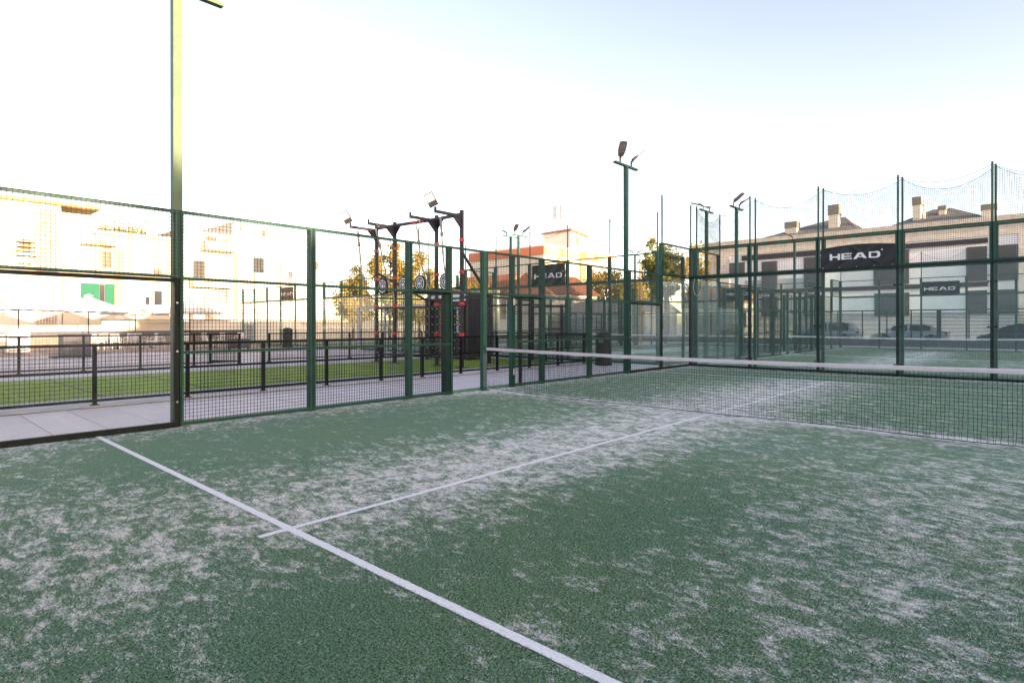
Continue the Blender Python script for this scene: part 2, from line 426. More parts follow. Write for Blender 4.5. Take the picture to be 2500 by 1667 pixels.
def court_surface(name, x0, y0, m, ext, n=(56,104), full=True):
    xs = np.linspace(x0-ext, x0+10+0.5, n[0]); ys = np.linspace(y0-0.2 if not full else y0-0.5, y0+20.15, n[1])
    v = [(float(a), float(b), 0.0) for b in ys for a in xs]
    f = [(j*n[0]+i, j*n[0]+i+1, (j+1)*n[0]+i+1, (j+1)*n[0]+i) for j in range(n[1]-1) for i in range(n[0]-1)]
    me = bpy.data.meshes.new(name); me.from_pydata(v, [], f); me.update()
    A = np.array(v); d = sand_density(A[:,0]-x0, A[:,1]-y0-10, y0)
    d[A[:,0] < x0-0.1] *= 0.15
    at = me.attributes.new('sand', 'FLOAT', 'POINT'); at.data.foreach_set('value', d.astype(np.float32))
    me.materials.append(m)
    o = link(name, me, kind='structure')
    return o
def line_strip(parent, x0, y0, x1, y1, z=0.004, wd=0.05, jag=0.0022):
    L_ = math.hypot(x1-x0, y1-y0); n = max(2, int(L_/0.03)); e = ((x1-x0)/L_, (y1-y0)/L_); nr = (-e[1], e[0])
    mb = MB(); P = []
    for i in range(n+1):
        u = L_*i/n
        for sgn in (1, -1):
            o = sgn*(wd/2 + rnd.uniform(-jag, jag))
            P.append((x0+e[0]*u+nr[0]*o, y0+e[1]*u+nr[1]*o, z))
    mb.add(P, [(2*i+1, 2*i+3, 2*i+2, 2*i) for i in range(n)])
    return mb.build('court_line', LINE, parent)
def court_lines(s, x0, y0):
    yc = y0+10
    line_strip(s, x0+0.03, yc-6.95, x0+10, yc-6.95, wd=0.062)
    line_strip(s, x0+0.03, yc+6.95, x0+10, yc+6.95)
    line_strip(s, x0+5, yc-7.17, x0+5, yc-6.981, wd=0.056)
    line_strip(s, x0+5, yc-6.919, x0+5, yc+6.92, wd=0.056)
    line_strip(s, x0+5, yc+6.98, x0+5, yc+7.17)
SA = court_surface('court_surface', 0, -10, TURF, 0.5, n=(140,260)); court_lines(SA, 0, -10)
SB = court_surface('north_court_surface', 0, 10.4, TURFB, 0.3, full=False); court_lines(SB, 0, 10.4)
SC = court_surface('northwest_court_surface', -11.3, 10.1, TURFB, 0.3, full=False); court_lines(SC, -11.3, 10.1)
SD = court_surface('west_court_surface', -24, 10.1, TURFB, 0.3, full=False)
SE = court_surface('far_west_court_surface', -35.6, 10.1, TURFB, 0.3, full=False)

# short fibres of the turf pile where single ones can be made out
def turf_fibres(parent, n=620000, seed=5):
    rs = np.random.RandomState(seed)
    cx, cy = 8.8748, -8.9362
    d = 1.3 + 6.2*rs.power(1.15, n)
    a = np.radians(133.7) + rs.uniform(-0.82, 0.82, n)      # fan in front of the camera
    x = cx + d*np.cos(a + 0.0)*1.0; y = cy + d*np.sin(a)
    keep = (rs.uniform(0, 1, n) < np.clip((7.5-d)/3.0, 0, 1)) & (x > 0.1) & (x < 10.3) & (y > -9.8)
    on_line = (np.abs(y+6.95) < 0.025) | ((np.abs(x-5) < 0.022) & (y > -7.15))
    keep &= ~on_line
    x, y = x[keep], y[keep]; n = len(x)
    h = rs.uniform(0.006, 0.013, n); wd = rs.uniform(0.0012, 0.0024, n); t = rs.uniform(0, 2*np.pi, n)
    lx = rs.normal(0, 0.006, n); ly = rs.normal(0, 0.006, n)
    V = np.zeros((n, 3, 3), np.float32)
    V[:,0] = np.stack([x-np.cos(t)*wd, y-np.sin(t)*wd, np.full(n, -0.001)], 1)
    V[:,1] = np.stack([x+np.cos(t)*wd, y+np.sin(t)*wd, np.full(n, -0.001)], 1)
    V[:,2] = np.stack([x+lx, y+ly, h], 1)
    me = bpy.data.meshes.new('turf_fibres')
    me.vertices.add(3*n); me.vertices.foreach_set('co', V.reshape(-1))
    me.loops.add(3*n); me.loops.foreach_set('vertex_index', np.arange(3*n, dtype=np.int32))
    me.polygons.add(n); me.polygons.foreach_set('loop_start', np.arange(0, 3*n, 3, dtype=np.int32))
    me.update(calc_edges=True)
    at = me.attributes.new('sand', 'FLOAT', 'POINT')
    at.data.foreach_set('value', np.repeat(sand_density(x, y, 0), 3).astype(np.float32))
    me.materials.append(TURF)
    return link('turf_fibres', me, parent, kind='stuff')
turf_fibres(SA)
# walkway with single tiles
walk = sheet('walkway', -3.1, -14, -0.5, 9.98, -0.012, DRAIN)
tm = MB().box(-0.62,-0.2945,-0.011,0.62,0.2945,0.0).mesh('tile'); tm.materials.append(TILE)
y = -13.6
while y < 9.7:
    for xc in (-2.415, -1.165):
        o = link('tile', tm, walk, loc=(xc + (0.01 if xc < -2 else 0), y, rnd.uniform(-0.0006,0.0006)))
    y += 0.6
sheet('court_passage', -1.0, 9.98, -0.3, 31, -0.010, TILE)
ks = sheet('kerb_base', -3.45, -14, -3.1, 9.98, -0.008, DRAIN)
km = MB().box(-0.115,-0.497,-0.02,0.115,0.497,0.022).mesh('kerb_stone'); km.materials.append(CONCRETE)
y = -13.5
while y < 9.6:
    link('kerb_stone', km, ks, loc=(-3.33, y, rnd.uniform(-0.001,0.001))); y += 1.0

# ------------------------------------------------------------------ fences and glass walls
def frameM(ox, oy, ang):
    """local u along the wall, w towards its front, z up"""
    return Matrix.Translation((ox, oy, 0)) @ Matrix.Rotation(ang, 4, 'Z')
def wires(M, u0, u1, z0, z1, cell=0.05, r=0.0025, w0=0.0):
    mb = MB(M); n = int(round((u1-u0)/cell))
    for i in range(n+1):
        u = u0 + (u1-u0)*i/n
        mb.bar((u,w0,z0),(u,w0,z1), 2*r, 2*r, caps=False)
    n = int(round((z1-z0)/cell))
    for i in range(n+1):
        z = z0 + (z1-z0)*i/n
        mb.bar((u0,w0+2*r,z),(u1,w0+2*r,z), 2*r, 2*r, caps=False)
    return mb
def mesh_panel(parent, M, u0, u1, zs, green=GREEN, t=0.042, w0=0.0, cell=0.05, r=0.0025, name='panel_frame', wire=True):
    """welded panel: tube frame with rails at the heights zs, wire mesh on its front"""
    mb = MB(M)
    mb.box(u0,w0,zs[0],u0+t,w0+t,zs[-1]); mb.box(u1-t,w0,zs[0],u1,w0+t,zs[-1])
    for i, z in enumerate(zs):
        za = z if i == 0 else (z-t if i == len(zs)-1 else z-t/2)
        mb.box(u0+t,w0+0.001,za,u1-t,w0+t-0.001,za+t)
    fr = mb.build(name, green, parent)
    if wire:
        wires(M, u0+0.012, u1-0.012, zs[0]+0.01, zs[-1]-0.008, cell, r, w0+t+0.003).build('wire_mesh', WIRE, fr, kind='stuff')
    return fr
def post(parent, M, u, z1, m=GREEN, s=0.08, w0=None, z0=0.0):
    mb = MB(M); w0 = -s if w0 is None else w0
    mb.box(u-s/2, w0, z0, u+s/2, w0+s, z1)
    if z0 == 0.0: mb.box(u-s/2-0.04, w0-0.03, 0.0, u+s/2+0.04, w0+s-0.002, 0.012)
    return mb.build('post', m, parent)
def pane(parent, M, u0, u1, z0, z1, w0=0.0, m=GLASS):
    return MB(M).box(u0,w0,z0,u1,w0+0.012,z1).build('glass_pane', m, parent)
def clamps(parent, M, u, zs, w0, s=0.04):
    for z in zs:
        for sg in (-1, 1):
            mb = MB(M)
            mb.tube([(u+sg*(s+0.035), w0+0.012, z), (u+sg*(s+0.035), w0+0.026, z)], 0.022, 8)
            mb.box(u+sg*s, w0-0.03, z-0.012, u+sg*(s+0.05), w0-0.012, z+0.012)
            mb.build('clamp', BLACKM, parent)

# --- our court: west side fence; local u = y, front towards +x
MS = Matrix(((0,1,0,0),(1,0,0,0),(0,0,1,0),(0,0,0,1)))   # (u,w,z) -> (w,u,z)
fa = thing('court_side_fence', 'green mesh and glass side fence beside the walkway, carrying the near end of the net', 'fence', (0,-10,0))
for yy in (-8,-6,-4,-2,2,4,6,8): post(fa, MS, yy, 3.0 if abs(yy) < 8 else 4.0, s=0.085)
for yy in (-0.96,0.96): post(fa, MS, yy, 3.0, s=0.10)
for yy in (-1.10, 1.24): MB(MS).box(yy-0.03,-0.075,0.012,yy+0.03,-0.012,2.02).build('door_stop', DKGREEN, fa)
# the post the net is lashed to
np_ = MB(MS); np_.box(-0.05,-0.06,0,0.05,0.045,3.0); np_.box(-0.09,-0.09,0,0.09,0.075,0.012); np_.build('post', GREEN, fa)
for a, b in ((-6,-4),(-4,-2),(2,4),(4,6)):
    mesh_panel(fa, MS, a+0.005, b-0.005, (0.025,1.03,2.06,3.0))
mesh_panel(fa, MS, -1.995, -0.93, (0.025,1.03,2.03,2.06), name='gate_side_frame')
mesh_panel(fa, MS, 0.93, 1.995, (0.025,1.03,2.03,2.06), name='gate_side_frame')
for a, b in ((-1.995,-0.052),(0.052,1.995)):
    mesh_panel(fa, MS, a, b, (2.063,3.0), name='lintel_frame')
for a, b in ((-8,-6),(6,8)):
    mesh_panel(fa, MS, a+0.005, b-0.005, (2.06,3.0))
    g = MB(MS)
    g.box(a+0.005,-0.03,0.0,b-0.005,0.03,0.075); g.box(a+0.005,-0.03,2.005,b-0.005,0.03,2.055)
    g.box(a+0.005,-0.03,0.075,a+0.062,0.03,2.005); g.box(b-0.062,-0.03,0.075,b-0.005,0.03,2.005)
    gf = g.build('glass_frame', DARKM, fa)
    pane(fa, MS, a+0.063, b-0.063, 0.077, 2.004, -0.006, GLASSL if a < 0 else GLASS)
    for z in (0.35,1.05,1.72):
        for u in (a+0.034, b-0.034):
            MB(MS).tube([(u,0.03,z),(u,0.041,z)], 0.014, 8).build('bolt', STEEL, gf)
for a, b in ((-10,-8),(8,10)):
    MB(MS).box(a+0.05,-0.03,0,b-0.05,0.03,0.07).build('bottom_rail', DARKM, fa); MB(MS).box(a+0.05,-0.03,2.96,b-0.05,0.03,3.02).build('middle_rail', DARKM, fa)
    pane(fa, MS, a+0.05, b-0.05, 0.075, 2.955, -0.006)
    mesh_panel(fa, MS, a+0.005, b-0.005, (3.03,4.0))
stk = MB(MS); stk.box(0.90,0.0435,1.86,0.965,0.0455,2.0); stk.build('sticker', STICKER, fa)
stk = MB(MS); stk.box(0.90,0.0435,0.28,0.965,0.0455,0.42); stk.build('sticker', STICKER, fa)

# --- glass back walls; local u = x from x0, front towards -y
def back_wall(name, label, x0, y, n=5, green=GREEN, pm=None, grp=None, detail=True, flip=False, top=4.0, cell=0.05, skip=()):
    M = Matrix(((1,0,0,x0),(0,-1,0,y),(0,0,1,0),(0,0,0,1)))
    if flip: M = Matrix(((1,0,0,x0),(0,1,0,y),(0,0,1,0),(0,0,0,1)))
    t = thing(name, label, 'glass wall', (x0, y, 0), grp)
    pm = pm or green
    for i in range(n+1):
        u = 2*i; s = 0.085 if i not in (0, n) else 0.10
        MB(M).box(u-s/2,-s-0.02,0,u+s/2,-0.02,top).build('post', pm, t)
        if detail and 0 < i < n: clamps(t, M, u, (0.32,1.36,2.5), 0.0, s/2)
    for i in range(n):
        if i in skip: continue
        a, b = 2*i+0.012, 2*i+1.988
        pane(t, M, a, b, 0.05, 2.965, -0.006)
        mesh_panel(t, M, a, b, (3.03,top), green, w0=-0.02, t=0.045, cell=cell, r=0.0013)
    MB(M).box(0,-0.012,0,2*n,0.022,0.048).build('bottom_rail', DARKM if detail else pm, t)
    MB(M).box(0,-0.018,2.968,2*n,0.024,3.025).build('middle_rail', pm, t)
    return t
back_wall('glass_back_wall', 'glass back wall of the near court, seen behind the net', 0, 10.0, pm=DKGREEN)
back_wall('glass_back_wall', 'glass wall standing directly behind the near court back wall', 0.05, 10.45, green=FARGREEN, flip=True, detail=False)
back_wall('glass_back_wall', 'far glass end wall in front of the slatted street fence', 0, 30.4, green=FARGREEN, detail=False, cell=0.06)
back_wall('glass_back_wall', 'glass wall of the court beyond the black waste bin, with a HEAD banner', -11.3, 10.1, green=FARGREEN, detail=False, cell=0.06)
back_wall('glass_back_wall', 'glass wall of the court behind the training rig', -24, 10.1, green=FARGREEN, detail=False, cell=0.08)
back_wall('glass_back_wall', 'glass wall of the farthest court, in front of the cream houses', -35.6, 10.1, green=FARGREEN, detail=False, cell=0.08)
back_wall('glass_back_wall', 'far end glass wall in front of the terracotta roofs', -11.3, 30.1, green=FARGREEN, detail=False, cell=0.08)

def far_side(name, label, x, y0, face=1, cell=0.06, door=True):
    M = Matrix(((0,face,0,x),(1,0,0,y0),(0,0,1,0),(0,0,0,1)))
    t = thing(name, label, 'fence', (x, y0, 0))
    for k in range(0, 21, 2):
        if k == 10:
            MB(M).box(9.95,-0.05,0,10.05,0.05,3.0).build('post', FARGREEN, t); continue
        post(t, M, k, 4.0 if k in (0,2,18,20) else 3.0, FARGREEN, 0.085)
    for k in range(0, 20, 2):
        if k in (0, 18):
            pane(t, M, k+0.05, k+1.95, 0.05, 2.96, -0.006)
            mesh_panel(t, M, k+0.01, k+1.99, (3.0,4.0), FARGREEN, cell=cell)
        elif k in (2, 16):
            pane(t, M, k+0.05, k+1.95, 0.05, 2.0, -0.006)
            mesh_panel(t, M, k+0.01, k+1.99, (2.05,3.0), FARGREEN, cell=cell)
        elif k in (8, 10):
            mesh_panel(t, M, k+0.01, k+1.99, (2.05,3.0), FARGREEN, cell=cell)
            a, b = (k+0.01, k+0.95) if k == 8 else (k+1.05, k+1.99)
            mesh_panel(t, M, a, b, (0.03,1.03,2.05), FARGREEN, cell=cell)
        else:
            mesh_panel(t, M, k+0.01, k+1.99, (0.03,1.03,2.05,3.0), FARGREEN, cell=cell)
    return t
far_side('court_side_fence', 'side fence of the court behind the near court, seen through its glass', 0, 10.45)
far_side('court_side_fence', 'side fence across the narrow passage, beyond the waste bin', -1.3, 10.1, -1)
far_side('court_side_fence', 'side fence of the middle court, behind the dark container', -11.3, 10.1, 1, 0.08)
far_side('court_side_fence', 'side fence of the court right of the yellow trees', -14, 10.1, -1, 0.08)

# --- safety nets on poles above the walls
def netting(pts_bottom, tops, sag, cell=0.045, r=0.002, seed=1):
    """drape between poles: pts_bottom list of (x,y,z) at poles, tops = pole top heights"""
    rr = random.Random(seed); mb = MB(); rope = MB()
    for i in range(len(pts_bottom)-1):
        a = Vector(pts_bottom[i]); b = Vector(pts_bottom[i+1]); L_ = (b-a).length
        nu = max(2, int(L_/cell)); nz = max(2, int((tops-a.z)/cell))
        sg = sag*rr.uniform(0.8,1.25)
        ph = rr.uniform(0, 6); nrm = Vector((-(b-a).y, (b-a).x, 0)).normalized()
        def P(u, v):
            p = a.lerp(b, u)
            zt = tops - sg*4*u*(1-u)
            bow = 0.07*math.sin(math.pi*u)*math.sin(math.pi*min(1, v*0.9+0.1)) + 0.012*math.sin(9*u+5*v+ph)
            uu = u + 0.012*math.sin(6*v+ph)*math.sin(math.pi*u)
            p = a.lerp(b, uu) + nrm*bow
            p.z = a.z + (zt-a.z)*v
            return p
        for k in range(nu+1):
            q = [P(k/nu, j/12) for j in range(13)]
            mb.tube(q, r, 3, False)
        for k in range(nz+1):
            q = [P(j/10, k/nz) for j in range(11)]
            mb.tube(q, r, 3, False)
        rope.tube([P(j/14, 1.0) for j in range(15)], 0.006, 5, False)
    return mb, rope
def safety_net(name, label, pts, z0, z1, sag, grp=None, cell=0.045, r=0.0025, pr=0.026, seed=1, colr=GREEN, netm=NETGR, droop=0.0):
    t = thing(name, label, 'safety net', (pts[0][0], pts[0][1], z0), grp)
    for p in pts:
        MB().tube([(p[0],p[1],z0-0.55),(p[0],p[1],z1+0.06)], pr, 8).build('pole', colr, t)
    mb, rope = netting([(p[0],p[1],z0-droop) for p in pts], z1, sag, cell, r, seed)
    mb.build('netting', netm, t, kind='stuff'); rope.build('top_rope', netm, t)
    return t
safety_net('safety_net', 'green safety net on poles above the back wall of the near court', [(0,8,0)]+[(x,10.06,0) for x in (0,2,4,6,8,10)], 4.0, 5.45, 0.30, seed=3, droop=0.02)
safety_net('safety_net', 'second safety net on poles, just behind the near back wall', [(0.05,12.4,0)]+[(x+0.05,10.40,0) for x in (0,2,4,6,8,10)], 4.0, 5.45, 0.34, seed=5)
safety_net('safety_net', 'sagging safety net above the wall behind the waste bin', [(-1.3-2*i,10.15,0) for i in range(6)], 4.0, 5.38, 0.42, cell=0.06, r=0.0014, seed=8, colr=FARGREEN)
safety_net('safety_net', 'safety net on thin poles behind the training rig', [(-14-2*i,10.15,0) for i in range(6)], 4.0, 5.4, 0.4, cell=0.12, r=0.0012, seed=9, colr=FARGREEN)
safety_net('safety_net', 'safety net on thin poles in front of the cream houses', [(-25.6-2*i,10.15,0) for i in range(6)], 4.0, 5.45, 0.4, cell=0.14, r=0.0012, seed=10, colr=FARGREEN)
safety_net('safety_net', 'low far safety net before the white street building', [(x,30.5,0) for x in (0,2,4,6,8,10)], 4.0, 5.4, 0.4, cell=0.1, r=0.0018, seed=11, colr=FARGREEN)

# --- banners with lettering
def letter_at(px, py):
    """HEAD in a box of 4 letters, 0..1 high; returns True inside a stroke"""
    wds = (1.55, 1.5, 1.95, 1.6); gap = 0.2; x = px
    for ch, wd in zip('HEAD', wds):
        if 0 <= x <= wd and 0 <= py <= 1:
            if ch == 'H': return x < .36 or x > wd-.36 or abs(py-.5) < .13
            if ch == 'E': return (x < .36 and not ((py < .06 or py > .94) and x < .06)) or py < .2 or py > .8 or (abs(py-.5) < .1 and x < wd-.04)
            if ch == 'A':
                c = wd/2; hw = 0.30 + (1-py)*(c-0.30)
                if abs(x-c) > hw: return False
                hin = (0.70-py)*(c-0.30)/0.85 if py > 0.36 else ((c-0.30)*(1-py)+0.30-0.46)
                if 0.2 <= py <= 0.36: return True
                return not (abs(x-c) < max(0, hin))
            if ch == 'D':
                def rr(x, y, x1, y0, y1, rad):
                    if x > x1 or y < y0 or y > y1: return False
                    dx = x-(x1-rad); dy = max(y0+rad-y, y-(y1-rad), 0)
                    return not (dx > 0 and dy > 0 and dx*dx+dy*dy > rad*rad)
                return rr(x, py, wd, 0, 1, .42) and not (x > .36 and rr(x, py, wd-.36, .2, .8, .24))
        x -= wd+gap
    rx, ry = px-7.42, py-1.22
    return 0.05 < math.hypot(rx, ry) < 0.11
LW = 1.55+1.5+1.95+1.6+0.6
def banner(label, x0, x1, y, z0, z1, tx0, tx1, tz0, sag=0.0, seed=1, yamp=0.012, res=0.011, grommets=True):
    wd, ht = x1-x0, z1-z0; nx = int(wd/res); nz = int(ht/res)
    mb = MB(); P = []
    s = (tx1-tx0)/LW; rr = random.Random(seed); ph = [rr.uniform(0,6) for _ in range(6)]
    for j in range(nz+1):
        for i in range(nx+1):
            u, v = i/nx, j/nz
            dy = yamp*(math.sin(5*u+ph[0])*math.sin(2.2*v+ph[1]) + 0.7*math.sin(13*u-6*v+ph[2]) + 0.9*max(0, 1-abs(u-0.62+0.5*(v-0.5))/0.05))
            zt = z1 - sag*(abs(u-0.5)*2)**1.6
            P.append((x0+wd*u, y-abs(dy), z0+(zt-z0)*v))
    for j in range(nz):
        for i in range(nx):
            u, v = (i+.5)/nx, (j+.5)/nz
            xx = x0+wd*u; zt = z1 - sag*(abs(u-0.5)*2)**1.6; zz = z0+(zt-z0)*v
            k = letter_at((xx-tx0)/s, (zz-tz0)/s)
            mb.mi.append(1 if k else 0)
            mb.f.append((j*(nx+1)+i, j*(nx+1)+i+1, (j+1)*(nx+1)+i+1, (j+1)*(nx+1)+i))
    mb.v = P
    t = thing('banner', label, 'banner', (x0, y, z0))
    mb.build('sheet', [BANNER, WHITEP], t, smooth=True)
    if grommets:
        for k in range(5):
            gx = x0+0.06+(wd-0.12)*k/4
            MB().tube([(gx,y-0.03,z0+0.03),(gx,y-0.012,z0+0.03)], 0.012, 8).build('eyelet', STEEL, t)
    return t
banner('black HEAD banner hung on the mesh above the near back wall', 4.10, 5.95, 10.05-0.09, 3.03, 3.70, 4.33, 5.60, 3.28, sag=0.07, seed=2, yamp=0.016)
banner('black HEAD banner on the far end wall, before the white building', 4.0, 5.72, 30.38, 2.99, 3.76, 4.14, 5.52, 3.27, seed=4, res=0.02, grommets=False, yamp=0.006)
banner('grey-black HEAD banner above the glass behind the waste bin', -7.12, -5.36, 10.08, 3.02, 3.90, -6.98, -5.52, 3.33, seed=6, res=0.02, grommets=False, yamp=0.02)
banner('small HEAD banner on the farthest court, before the cream houses', -29.45, -27.7, 10.08, 3.06, 3.9, -29.35, -27.8, 3.33, seed=7, res=0.025, grommets=False, yamp=0.008)
banner('dim HEAD banner low behind glass at the far end wall', -7.0, -5.2, 30.0, 3.03, 3.85, -6.85, -5.35, 3.32, seed=9, res=0.03, grommets=False)

# --- the nets across the courts
def tennis_net(label, x0, x1, y, cell=0.045, r=0.0023, zt=0.92, zb=0.03, seed=1, lash=True):
    t = thing('padel_net', label, 'net', (x0, y, 0))
    rr = random.Random(seed); L_ = x1-x0; nu = int(L_/cell); nz = int((zt-0.06-zb)/cell)
    top = lambda x: zt - 0.045*math.sin(math.pi*(x-x0)/L_)
    bot = lambda x: zb + 0.10*math.exp(-(x-x0)/0.25) + 0.10*math.exp(-(x1-x)/0.25) + 0.008*math.sin(2.1*x)
    G = {}
    for i in range(nu+1):
        x = x0+L_*i/nu
        for j in range(nz+1):
            v = j/nz; zz = bot(x) + (top(x)-0.05-bot(x))*v
            sl = (1-v)**3
            G[i,j] = (x + rr.uniform(-.004,.004) + 0.016*sl*math.sin(i*1.7), y + 0.05*sl*math.sin(1.3*x+0.6) - 0.03*sl + rr.uniform(-.003,.003), zz + rr.uniform(-.0035,.0035))
    mb = MB()
    for i in range(nu+1): mb.tube([G[i,j] for j in range(nz+1)], r, 3, False)
    for j in range(nz+1): mb.tube([G[i,j] for i in range(nu+1)], r, 3, False)
    mb.build('net_mesh', NETBL, t, kind='stuff')
    MB().tube([G[i,0] for i in range(nu+1)], 0.0055, 5).build('bottom_cord', NETBL, t)
    tp = MB(); P = []; n = 80
    for i in range(n+1):
        x = x0+L_*i/n; z = top(x)
        dz = 0.004*math.sin(7*x)+0.002*math.sin(23*x); wy = 0.004*math.sin(11*x)
        P += [(x,y-0.009+wy,z-0.056+dz),(x,y-0.011+wy,z-0.004),(x,y+wy,z+0.004),(x,y+0.011+wy,z-0.004),(x,y+0.009+wy,z-0.056+dz)]
    tp.add(P, [(i*5+k, i*5+k+1, i*5+5+k+1, i*5+5+k) for i in range(n) for k in range(4)])
    tp.build('white_tape', WHITET, t, smooth=True)
    if lash:
        for x, sg in ((x0, 1),):
            lb = MB()
            for k in range(19):
                z = 0.10+0.041*k
                lb.tube([(x-0.03*sg, y-0.055, z+0.02),(x+0.012*sg, y-0.03, z),(x+0.03*sg, y, z-0.01)], 0.0022, 4)
            lb.build('lashing', WHITEP, t)
            MB().box(x-0.004,y-0.045,0.80,x+0.022,y+0.02,0.95).build('tensioner', GREEN, t)
    return t
tennis_net('near net with a white top tape across the sanded court', 0.06, 10.0, 0, seed=2)
tennis_net('net of the court behind the near glass wall', 0.06, 10.0, 20.4, cell=0.09, r=0.003, zt=0.88, seed=3, lash=False)
tennis_net('net of the court beyond the narrow passage, left of the corner', -11.2, -1.4, 20.1, cell=0.09, r=0.003, zt=0.88, seed=4, lash=False)

cb = thing('loose_cable', 'loose white cable looping down beside the back corner post', 'cable', (0.0,10.3,2.9))
MB().tube(smooth_path([(0.02,10.32,3.0),(-0.02,10.32,2.7),(0.05,10.3,2.45),(0.17,10.3,2.42),(0.26,10.32,2.6),(0.28,10.34,2.95)]), 0.008, 6).build('cable', WHITEP, cb, smooth=True)
# --- floodlight masts
def lamp_head(parent, p, yaw, tilt):
    """LED street-light head on a short pipe at p"""
    d = Vector((math.cos(yaw)*math.cos(tilt), math.sin(yaw)*math.cos(tilt), math.sin(tilt)))
    side = Vector((-math.sin(yaw), math.cos(yaw), 0)); nrm = d.cross(side).normalized()
    if nrm.z > 0: nrm = -nrm
    M = Matrix((( *[d[0],side[0],nrm[0]], p[0]), (*[d[1],side[1],nrm[1]], p[1]), (*[d[2],side[2],nrm[2]], p[2]+0.15), (0,0,0,1))) @ Matrix.Scale(0.78, 4)
    pip = MB(); pip.tube([(p[0],p[1],p[2]),(p[0],p[1],p[2]+0.12)], 0.026, 10); pip.tube([(p[0],p[1],p[2]+0.09),(p[0],p[1],p[2]+0.15),tuple(M @ Vector((0.09,0,0)))], 0.036, 10)
    pip.build('lamp_bracket', LAMPBODY, parent)
    h = MB(M)
    prof = [(0.06,0.055,0.03),(0.08,0.10,0.045),(0.26,0.135,0.055),(0.28,0.145,0.028),(0.60,0.145,0.024),(0.66,0.12,0.02),(0.68,0.06,0.014)]
    P = []; F = []
    for x, hw, hh in prof: P += [(x,-hw,-hh),(x,hw,-hh),(x,hw*0.96,hh*0.35),(x,-hw*0.96,hh*0.35)]
    for i in range(len(prof)-1):
        for k in range(4): F.append((i*4+k, i*4+(k+1)%4, i*4+4+(k+1)%4, i*4+4+k))
    F += [(0,1,2,3), tuple(len(P)-1-k for k in range(4))]
    h.add(P, F)
    for k in range(5): h.box(0.09+0.032*k,-0.10,-0.075,0.102+0.032*k,0.10,-0.05)
    hd = h.build('lamp_head', LAMPBODY, parent)
    MB(M).box(0.31,-0.12,0.0085,0.60,0.12,0.0125).build('lens', LEDLENS, hd)
def mast(label, x, y, h=6.02, yaws=((-0.32,-0.25),(0.32,0.75)), tilt=0.75, m=GREEN, s=0.11, arm=0.62, lamps=True):
    t = thing('floodlight_mast', label, 'light mast', (x, y, 0), 'floodlight masts beside the courts')
    mb = MB(); mb.box(x-s/2,y-s/2,0,x+s/2,y+s/2,h); mb.box(x-0.13,y-0.13,0,x+0.13,y+0.13,0.014); mb.build('pole', m, t)
    MB().box(x-0.05,y-arm,h+0.001,x+0.05,y+arm,h+0.05).build('cross_arm', m, t)
    for off, yaw in yaws: lamp_head(t, (x, y+off, h+0.05), yaw, tilt)
    return t
mast('tall floodlight mast at the left, its head cut off by the picture edge', -0.10, -6.0, h=6.1, m=PALEGREEN, s=0.12)
mast('floodlight mast with two lamps rising from the middle of the side fence', -0.10, 6.0, yaws=((-0.32,-0.75),(0.30,0.75)), tilt=0.72)
mast('floodlight mast behind the back wall, left of the two near poles', -1.25, 14.2, m=FARGREEN, yaws=((-0.32,3.4),(0.3,2.4)), tilt=0.3)
mast('floodlight mast behind the back wall with warm lit lamp heads', -0.08, 14.35, m=FARGREEN, yaws=((-0.3,-0.2),(0.3,0.5)), tilt=0.6)
mast('distant floodlight mast in front of the white building', -1.25, 25.8, m=FARGREEN, yaws=((-0.3,3.6),), tilt=0.5)
mast('distant floodlight mast in front of the brown trees', -11.25, 25.7, m=FARGREEN, yaws=((-0.3,3.6),(0.3,0.4)), tilt=0.5)
mast('floodlight mast right of its twin, before the orange building', -11.3, 13.95, m=FARGREEN, yaws=((-0.32,-0.5),(0.32,0.3)), tilt=0.6)
mast('floodlight mast left of its twin, before the orange building', -11.9, 14.0, m=FARGREEN, yaws=((-0.32,3.7),), tilt=0.4)

# ------------------------------------------------------------------ black railings
def railing(label, p0, p1, posts, h=1.07, rails=(0.10,1.07), wm=True, cell=0.10, rd=0.045, mid=None, name='railing', pr=0.06):
    t = thing(name, label, 'railing', (p0[0], p0[1], 0))
    a = Vector((p0[0],p0[1],0)); b = Vector((p1[0],p1[1],0)); L_ = (b-a).length; d = (b-a)/L_
    ang = math.atan2(d.y, d.x); M = frameM(a.x, a.y, ang)
    for u in posts:
        mb = MB(M); mb.box(u-pr/2,-pr/2,0,u+pr/2,pr/2,h-0.02); mb.box(u-0.06,-0.06,0,u+0.06,0.06,0.034); mb.build('post', BLACKM, t)
    for z in rails:
        MB(M).box(0,-rd/2-(0.01 if z == rails[-1] else -0.004),z-rd/2,L_,rd/2+(0.01 if z == rails[-1] else -0.004),z+rd/2).build('rail', BLACKM, t)
    if wm:
        wires(M, 0.03, L_-0.03, rails[0]+0.02, rails[-1]-0.02, cell, 0.0030, -0.005).build('wire_mesh', BLWIRE, t, kind='stuff')
    return t
railing('long black mesh railing between the tiled walkway and the bright turf', (-3.3,-12.3), (-3.3,8.45), [12.3+y for y in (-12.25,-10.75,-9.25,-7.75,-6.25,-4.76,-3.28,-1.8,-0.3,1.0,2.4,3.9,5.4,6.9,8.42)], rails=(0.10,0.60,1.06), cell=0.065)
railing('black railing on the far side of the turf, left of its open gate', (-12.5,-12), (-12.5,0.17), [0.04,1.5,3,4.5,6,7.5,9.0,10.6,12.13], h=1.10, cell=0.08)
railing('black railing on the far side of the turf, right of its open gate', (-12.7,1.27), (-12.7,8.7), [0.04,1.75,3.5,5.2,7.4], h=1.10, cell=0.08)
railing('short black railing closing the turf behind the rig', (-12.6,8.75), (-3.4,8.75), [0.05,1.85,3.7,5.5,7.3,9.1], h=1.10, cell=0.08)
